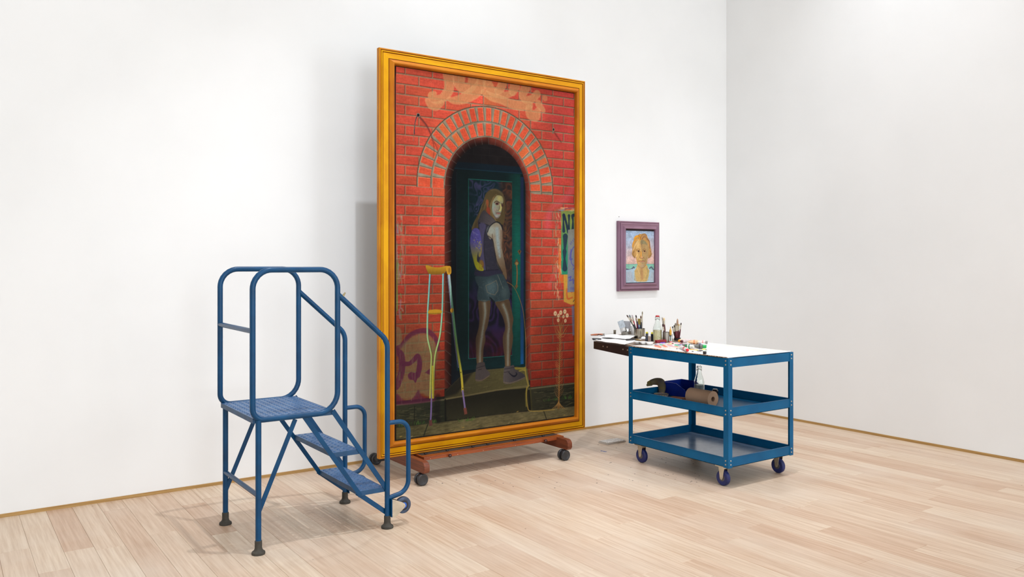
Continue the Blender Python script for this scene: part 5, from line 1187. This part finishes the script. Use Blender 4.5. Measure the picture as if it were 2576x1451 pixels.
# knives, wooden handle and odds at the far left
ka, kb_ = at_d(1485.5, 846.2, 6.86), at_d(1543, 844.5, 6.98)
ka.z = kb_.z = EZ + .0240; 
kn = thing('palette_knife', 'palette knife with tan wooden handle jutting off the shelf', 'knife', ka)
mid = ka.lerp(kb_, .50); M = aim(ka, kb_); Lk = (kb_ - ka).length
MB().lathe([(.002, 0), (.006, .006), (.0085, Lk * .2), (.0078, Lk * .4), (.0055, Lk * .52)], 14, M).build('handle', mat('tan_wood', (188, 118, 84), .4, c2=(160, 92, 62), scale=30), kn)
MB().lathe([(.0055, Lk * .52), (.0045, Lk * .60)], 12, M).build('ferrule', M_STEEL, kn)
dv = (kb_ - ka).normalized(); sdv = Vector((-dv.y, dv.x, 0))
q0, q1 = ka + dv * Lk * .59, kb_
m = MB(); vs = [q0 + sdv * .003, q0 - sdv * .003, q1 - sdv * .010, q1 + dv * .006, q1 + sdv * .010]; m.add([v for v in vs] + [v - Vector((0, 0, .001)) for v in vs], [(0, 1, 2, 3, 4), (9, 8, 7, 6, 5)] + [(i, (i + 1) % 5, 5 + (i + 1) % 5, 5 + i) for i in range(5)]); m.build('blade', M_STEEL, kn, smooth=False)
sa_, sb_ = on(1489, 852.6, EZ + .012), on(1512, 852.2, EZ + .012)
sc_ = thing('black_scraper', 'black plastic scraper under the wooden palette knife', 'scraper', sa_)
dv = (sb_ - sa_).normalized(); M = T(sa_) @ Matrix.Rotation(math.atan2(dv.y, dv.x), 4, 'Z'); Ls = (sb_ - sa_).length
MB().prism([(0, 0.002), (.012, -.010), (Ls, -.0105), (Ls, .004), (Ls * .6, .006), (.01, .007)], -.010, .010, 'y', M).build('grip', M_BLACK, sc_, .002, 1)
MB().box(Ls * .25, Ls * .6, -.0104, -.0101, -.004, .000, M).build('slot', mat('slot_grey', (150, 150, 150), .4, .6), sc_, smooth=False)
ba_, bb_ = on(1574.5, 854.2, EZ + .0185), on(1595.0, 853.2, EZ + .0185); bc2 = on(1611.0, 855.8, EZ + .0150)
bk = thing('lying_brush', 'black-handled flat brush lying across the white paper', 'paintbrush', ba_)
MB().tube([ba_, ba_.lerp(bb_, .1), ba_.lerp(bb_, .9), bb_], [.0055, .0075, .0070, .0060], 12).build('handle', mat('black_grip', (48, 44, 44), .4), bk)
MB().tube([bb_, bb_.lerp(bc2, .35)], [.0060, .0085], 10).build('ferrule', M_STEEL, bk)
MB().tube([bb_.lerp(bc2, .35), bc2], [.0080, .0070], 10).build('bristles', mat('khaki_bristle', (150, 128, 84), .8, c2=(110, 88, 62), scale=60), bk)
pe = on(1508, 849.5, EZ + .018); q = at_d(1502.5, 842.5, depth(pe))
tag(MB().tube(fillet([q + Vector((0, 0, -.004)), q + Vector((.012, .002, .006)), q + Vector((.03, .004, -.001)), q + Vector((.055, .004, -.008)), q + Vector((.075, -.01, -.010))], .01), .0026, 8).build('bent_wire', mat('dark_wire', (70, 64, 66), .35, .8)), 'bent dark wire lying behind the wooden palette knife', 'wire')

# ------------------------------------------------------------------ paint tubes
def paint_tube(label, a, b, r, body, cap, band=None, z=PT, capl=.014):
    r = r * 1.12; a = Vector((a[0], a[1], z + r + .0003)); b = Vector((b[0], b[1], z + r + .0003)); L_ = (b - a).length
    o = thing('paint_tube', label, 'paint tube', Vector((a.x, a.y, z)), 'paint tubes on the palette'); M = aim(a, b)
    # b is the cap end; crimped flat at a
    secs = [(0, 1.25, .10), (.06, 1.25, .10), (.12, 1.15, .45), (.45, 1.0, .9), (.80, 1.0, 1.0), (.88, .95, .95), (.92, .5, .5)]
    vs = []; fs = []; n = 18; zax = (b - a).normalized(); xax = Vector((0, 0, 1)).cross(zax).normalized(); yax = zax.cross(xax)
    Mr = Matrix.Translation(a) @ Matrix((xax, yax, zax)).transposed().to_4x4()
    def ring_(t_, w_, h_): return [(r * w_ * math.cos(2 * math.pi * k / n), r * h_ * math.sin(2 * math.pi * k / n) - r * (1 - h_) * .0, t_ * L_) for k in range(n)]
    for s_ in secs: vs += ring_(*s_)
    for i in range(len(secs) - 1):
        for k in range(n): fs.append((i * n + k, i * n + (k + 1) % n, (i + 1) * n + (k + 1) % n, (i + 1) * n + k))
    fs.append(tuple(range(n))[::-1]); fs.append(tuple(range((len(secs) - 1) * n, len(secs) * n)))
    MB().add(vs, fs, Mr).build('body', mat('tube_body', body, .4, c2=tuple(v * .86 for v in body), scale=50), o)
    MB().lathe([(r * .62, L_ * .90), (r * .78, L_ * .91), (r * .72, L_ * .91 + capl), (r * .6, L_ * .91 + capl + .001)], 16, Mr).build('cap', mat('tube_cap', cap, .35), o)
    if band: MB().lathe([(r * 1.0, L_ * .56), (r * 1.015, L_ * .57), (r * 1.02, L_ * .68), (r * 1.0, L_ * .69)], 18, Mr, cap=False).build('label_band', mat('tube_band', band, .4), o)
    return o
def pt2(px, py): return at_z(px, py, PT)
paint_tube('pale pink tube with dark maroon cap near the brush bundle', pt2(1736, 859.2), pt2(1714, 863.4), .0125, (226, 206, 204), (92, 34, 44))
paint_tube('short tube with bright orange cap beside the maroon-capped tube', pt2(1724, 857.2), pt2(1708.0, 861.4), .0115, (232, 216, 196), (244, 160, 24))
paint_tube('peach-coloured paint tube lying across the palette', pt2(1729, 865.2), pt2(1757, 866.0), .0150, (236, 190, 146), (240, 200, 160), (220, 140, 90))
paint_tube('white and pink printed tube with grey cap right of the peach one', pt2(1754, 865.8), pt2(1777, 866.6), .0145, (236, 222, 214), (140, 136, 130), (226, 150, 150))
paint_tube('grey crumpled tube left of the green-banded one', pt2(1719, 871.8), pt2(1733, 875.6), .0125, (120, 112, 114), (90, 84, 88))
paint_tube('white tube with a green band in the middle of the palette', pt2(1747, 877.6), pt2(1727, 876.6), .0145, (226, 226, 216), (24, 130, 70), (24, 140, 80))
paint_tube('dark printed tube with a bright green cap', pt2(1742, 876.4), pt2(1771, 877.2), .0150, (112, 112, 106), (30, 176, 84), (60, 60, 60), capl=.024)
paint_tube('white tube with red band and red cap at the palette edge', pt2(1711.5, 876.0), pt2(1730.5, 886.2), .0125, (230, 222, 216), (226, 24, 40), (216, 40, 66))
paint_tube('small blue-capped tube behind the green-capped one', pt2(1777, 869.8), pt2(1761, 870.6), .0095, (226, 226, 230), (40, 44, 170))
bp_ = pt2(1772.8, 890.8); tag(MB().lathe([(.011, 0), (.0122, .003), (.0122, .018), (.010, .020)], 20, T(bp_ + Vector((0, 0, .0003)))).build('bottle_cap', mat('black_cap', (44, 36, 36), .4)), 'loose black cap at the near edge of the palette', 'cap')

# ------------------------------------------------------------------ things on the middle shelf
MZ = .4795
bn = thing('storage_bin', 'blue plastic scoop-front storage bin standing on the middle shelf', 'bin', (4.74, 4.47, MZ))
M_BIN = mat('royal_blue_plastic', (8, 44, 150), .35, c2=(6, 34, 124), scale=10)
def binmesh(M):
    """open bin: floor, back, two scooped sides, low front lip"""
    W_, D_, H_, t_ = .215, .200, .096, .003; o = MB()
    o.box(0, W_, 0, D_, 0, t_, M)
    side_ = [(0, 0), (D_, 0), (D_ + .006, H_), (D_ * .34, H_), (-.018, .056), (-.022, .040)]
    for x in (0, W_ - t_): o.prism([(a, b) for a, b in side_], x, x + t_, 'x', M)
    o.box(0, W_, D_ - t_, D_, 0, H_, M)
    o.prism([(0, 0), (t_, 0), (-.018, .046), (-.022, .044)], 0, W_, 'x', M)
    rim = [(-.020, .053), (D_ * .34, H_ - .003), (D_ + .006, H_ - .003), (D_ + .006, H_ + .004), (D_ * .34 - .003, H_ + .004), (-.024, .058)]
    for x in (-.005, W_ - .003): o.prism(rim, x, x + .008, 'x', M)
    o.box(-.005, W_ + .005, D_ - .002, D_ + .006, H_ - .003, H_ + .004, M)
    return o
binmesh(T((4.645, 4.372, MZ + .0005)) @ R(2, 'Z')).build('body', M_BIN, bn, .001, 1)
pg = at_x(1655, 985, 4.72)
# work glove flopped over the bin end
gl = MB()
G0 = Vector((4.700, 4.560, MZ + .004))
gpts = [Vector((4.580, 4.532, MZ + .020)), Vector((4.608, 4.552, MZ + .050)), Vector((4.632, 4.585, MZ + .085)), Vector((4.640, 4.622, MZ + .092)), Vector((4.622, 4.650, MZ + .090)), Vector((4.590, 4.660, MZ + .084))]
gl.tube(spline([tuple(p) for p in gpts], False, 4), [.012 + .017 * math.sin(math.pi * min(1, .12 + k / 26.)) for k in range(21)], 14, flat=1.15)
glo = thing('work_glove', 'olive leather work glove flopped over the rim of the middle shelf', 'glove', G0)
gl.build('palm', mat('olive_leather', (104, 92, 58), .8, c2=(88, 82, 74), scale=22), glo, angle=80)
for k_, (dx, dz, c_) in enumerate(((0, .006, (118, 102, 52)), (-.006, -.010, (108, 98, 64)))):
    MB().tube(spline([(4.613 + dx, 4.662, MZ + .084 + dz), (4.578 + dx, 4.664, MZ + .080 + dz), (4.548 + dx, 4.652, MZ + .078 + dz)], False, 4), [.016, .016, .015, .014, .013, .012, .011, .009, .005], 10, flat=.6).build('finger', mat('olive_leather%d' % k_, c_, .8), glo)
MB().tube([(4.583, 4.530, MZ + .016), (4.570, 4.516, MZ + .011), (4.562, 4.506, MZ + .008)], [.012, .010, .005], 10).build('finger', mat('glove_tip', (176, 130, 40), .8), glo)
# roll of brown paper
ra_, rb3 = Vector((4.510, 4.168, MZ + .0570)), Vector((4.510, 3.955, MZ + .0570))
ro = thing('paper_roll', 'roll of brown kraft paper lying along the middle shelf', 'paper roll', Vector((4.51, 4.06, MZ)))
M = aim(ra_, rb3); Lr = (rb3 - ra_).length
MB().lathe([(.020, 0), (.0555, 0), (.0565, .001), (.0565, Lr - .001), (.0555, Lr), (.020, Lr), (.020, .0)], 40, M, cap=False).build('sheet', mat('kraft_paper', (176, 142, 114), .75, c2=(164, 130, 102), scale=5), ro)
MB().lathe([(.0165, .001), (.0198, .001), (.0198, Lr - .001), (.0165, Lr - .001), (.0165, .001)], 24, M, cap=False).build('core', mat('card_core', (150, 116, 90), .8), ro)
swing_bottle('clear swing-top bottle half full of cloudy water on the middle shelf', Vector((4.725, 4.280, MZ + .0003)), .0390, .256, (M_CLOUD, .40), True)
bx = at_z(1774, 982, MZ); tag(MB().lathe([(.022, 0), (.024, .003), (.024, .060), (.021, .064), (.018, .074), (.002, .076)], 22, T((4.80, 4.19, MZ + .0003))).build('dark_jar', mat('dark_brown_glass', (34, 26, 24), .2)), 'dark brown jar beside the cloudy bottle on the middle shelf', 'jar')
lp = Vector((4.525, 4.480, MZ)); ld = thing('paint_dish', 'round speckled paint-smeared dish lying on the middle shelf', 'dish', lp)
MB().lathe([(.002, .0003), (.050, .0003), (.052, .008), (.055, .018), (.056, .026), (.0545, .026), (.052, .020), (.002, .020)], 32, T(lp)).build('body', mat('speckled_lid', (150, 140, 104), .6, c2=(104, 92, 110), scale=70, ramp=(.4, .6)), ld)
bs = thing('wood_board', 'thin orange-brown wood offcut between the bin and paper roll', 'board', (4.48, 4.29, MZ))
MB().box(-.05, .06, -.06, .05, .0003, .026, T((4.480, 4.290, MZ)) @ R(14, 'Z')).build('offcut', mat('orange_wood', (160, 96, 54), .6, c2=(130, 72, 38), scale=8, stretch=(1, 12, 1)), bs, .001, 1)

# ------------------------------------------------------------------ floor and wall odds
fp = at_z(1540, 1112, 0)
fo = thing('folded_newspaper', 'small folded printed newspaper lying on the floor near the cart', 'newspaper', fp)
Mn = T(fp) @ R(2, 'Z')
M_NEWS = mat('newsprint', (226, 218, 210), .85, c2=(150, 142, 138), scale=50, stretch=(1, 7, 1), ramp=(.5, .6))
for k in range(4):
    MB().box(-.112 + .004 * k, .108 - .003 * k, -.058 + .004 * (k % 2), .056 - .003 * k, .0006 + .0042 * k, .0040 + .0042 * k, Mn @ R(rs.uniform(-3, 3), 'Z')).build('page', M_NEWS if k == 3 else mat('page_edge', (206, 192, 178), .85), fo, .0012, 1)
spl = MB(); r_ = random.Random(12)
def fleck(m, p, s):
    n = 7; z = .0002
    pr = [(p.x + s * r_.uniform(.5, 1.2) * math.cos(2 * math.pi * k / n), p.y + s * r_.uniform(.5, 1.2) * math.sin(2 * math.pi * k / n)) for k in range(n)]
    m.prism(pr, z, z + .0006, 'z')
for _ in range(40): fleck(spl, at_z(r_.uniform(1545, 1600), r_.uniform(1060, 1072), 0), r_.uniform(.002, .006))
for _ in range(60): fleck(spl, at_z(r_.uniform(1480, 1790), r_.uniform(1055, 1240), 0), r_.uniform(.002, .007))
for _ in range(30): fleck(spl, at_z(r_.uniform(1640, 1770), r_.uniform(1150, 1215), 0), r_.uniform(.002, .006))
for _ in range(40): fleck(spl, at_z(r_.uniform(1090, 1420), r_.uniform(1150, 1230), 0), r_.uniform(.002, .006))
tag(spl.build('dried_paint_flecks', mat('dried_paint', (120, 108, 100), .7), smooth=False), 'dried grey paint flecks scattered over the floorboards', 'paint', kind='stuff')
sb2 = MB()
for dx in (0, 6, 10): fleck(sb2, at_z(1513 + dx, 1134 + dx * .2, 0), .012)
tag(sb2.build('blue_paint_smear', mat('blue_smear', (96, 112, 168), .6), smooth=False), 'blue paint smear on the floorboards below the newspaper', 'paint', kind='stuff')
pnl = at_y(1557, 545, YB)
nl = tag(MB().lathe([(.004, 0), (.004, .0015), (.0015, .0025)], 8, T((pnl.x, YB - .0001, pnl.z)) @ R(90, 'X')).build('wall_nail', mat('nail_grey', (120, 112, 106), .5, .6)), 'small nail in the wall above the mauve-framed portrait', 'nail')
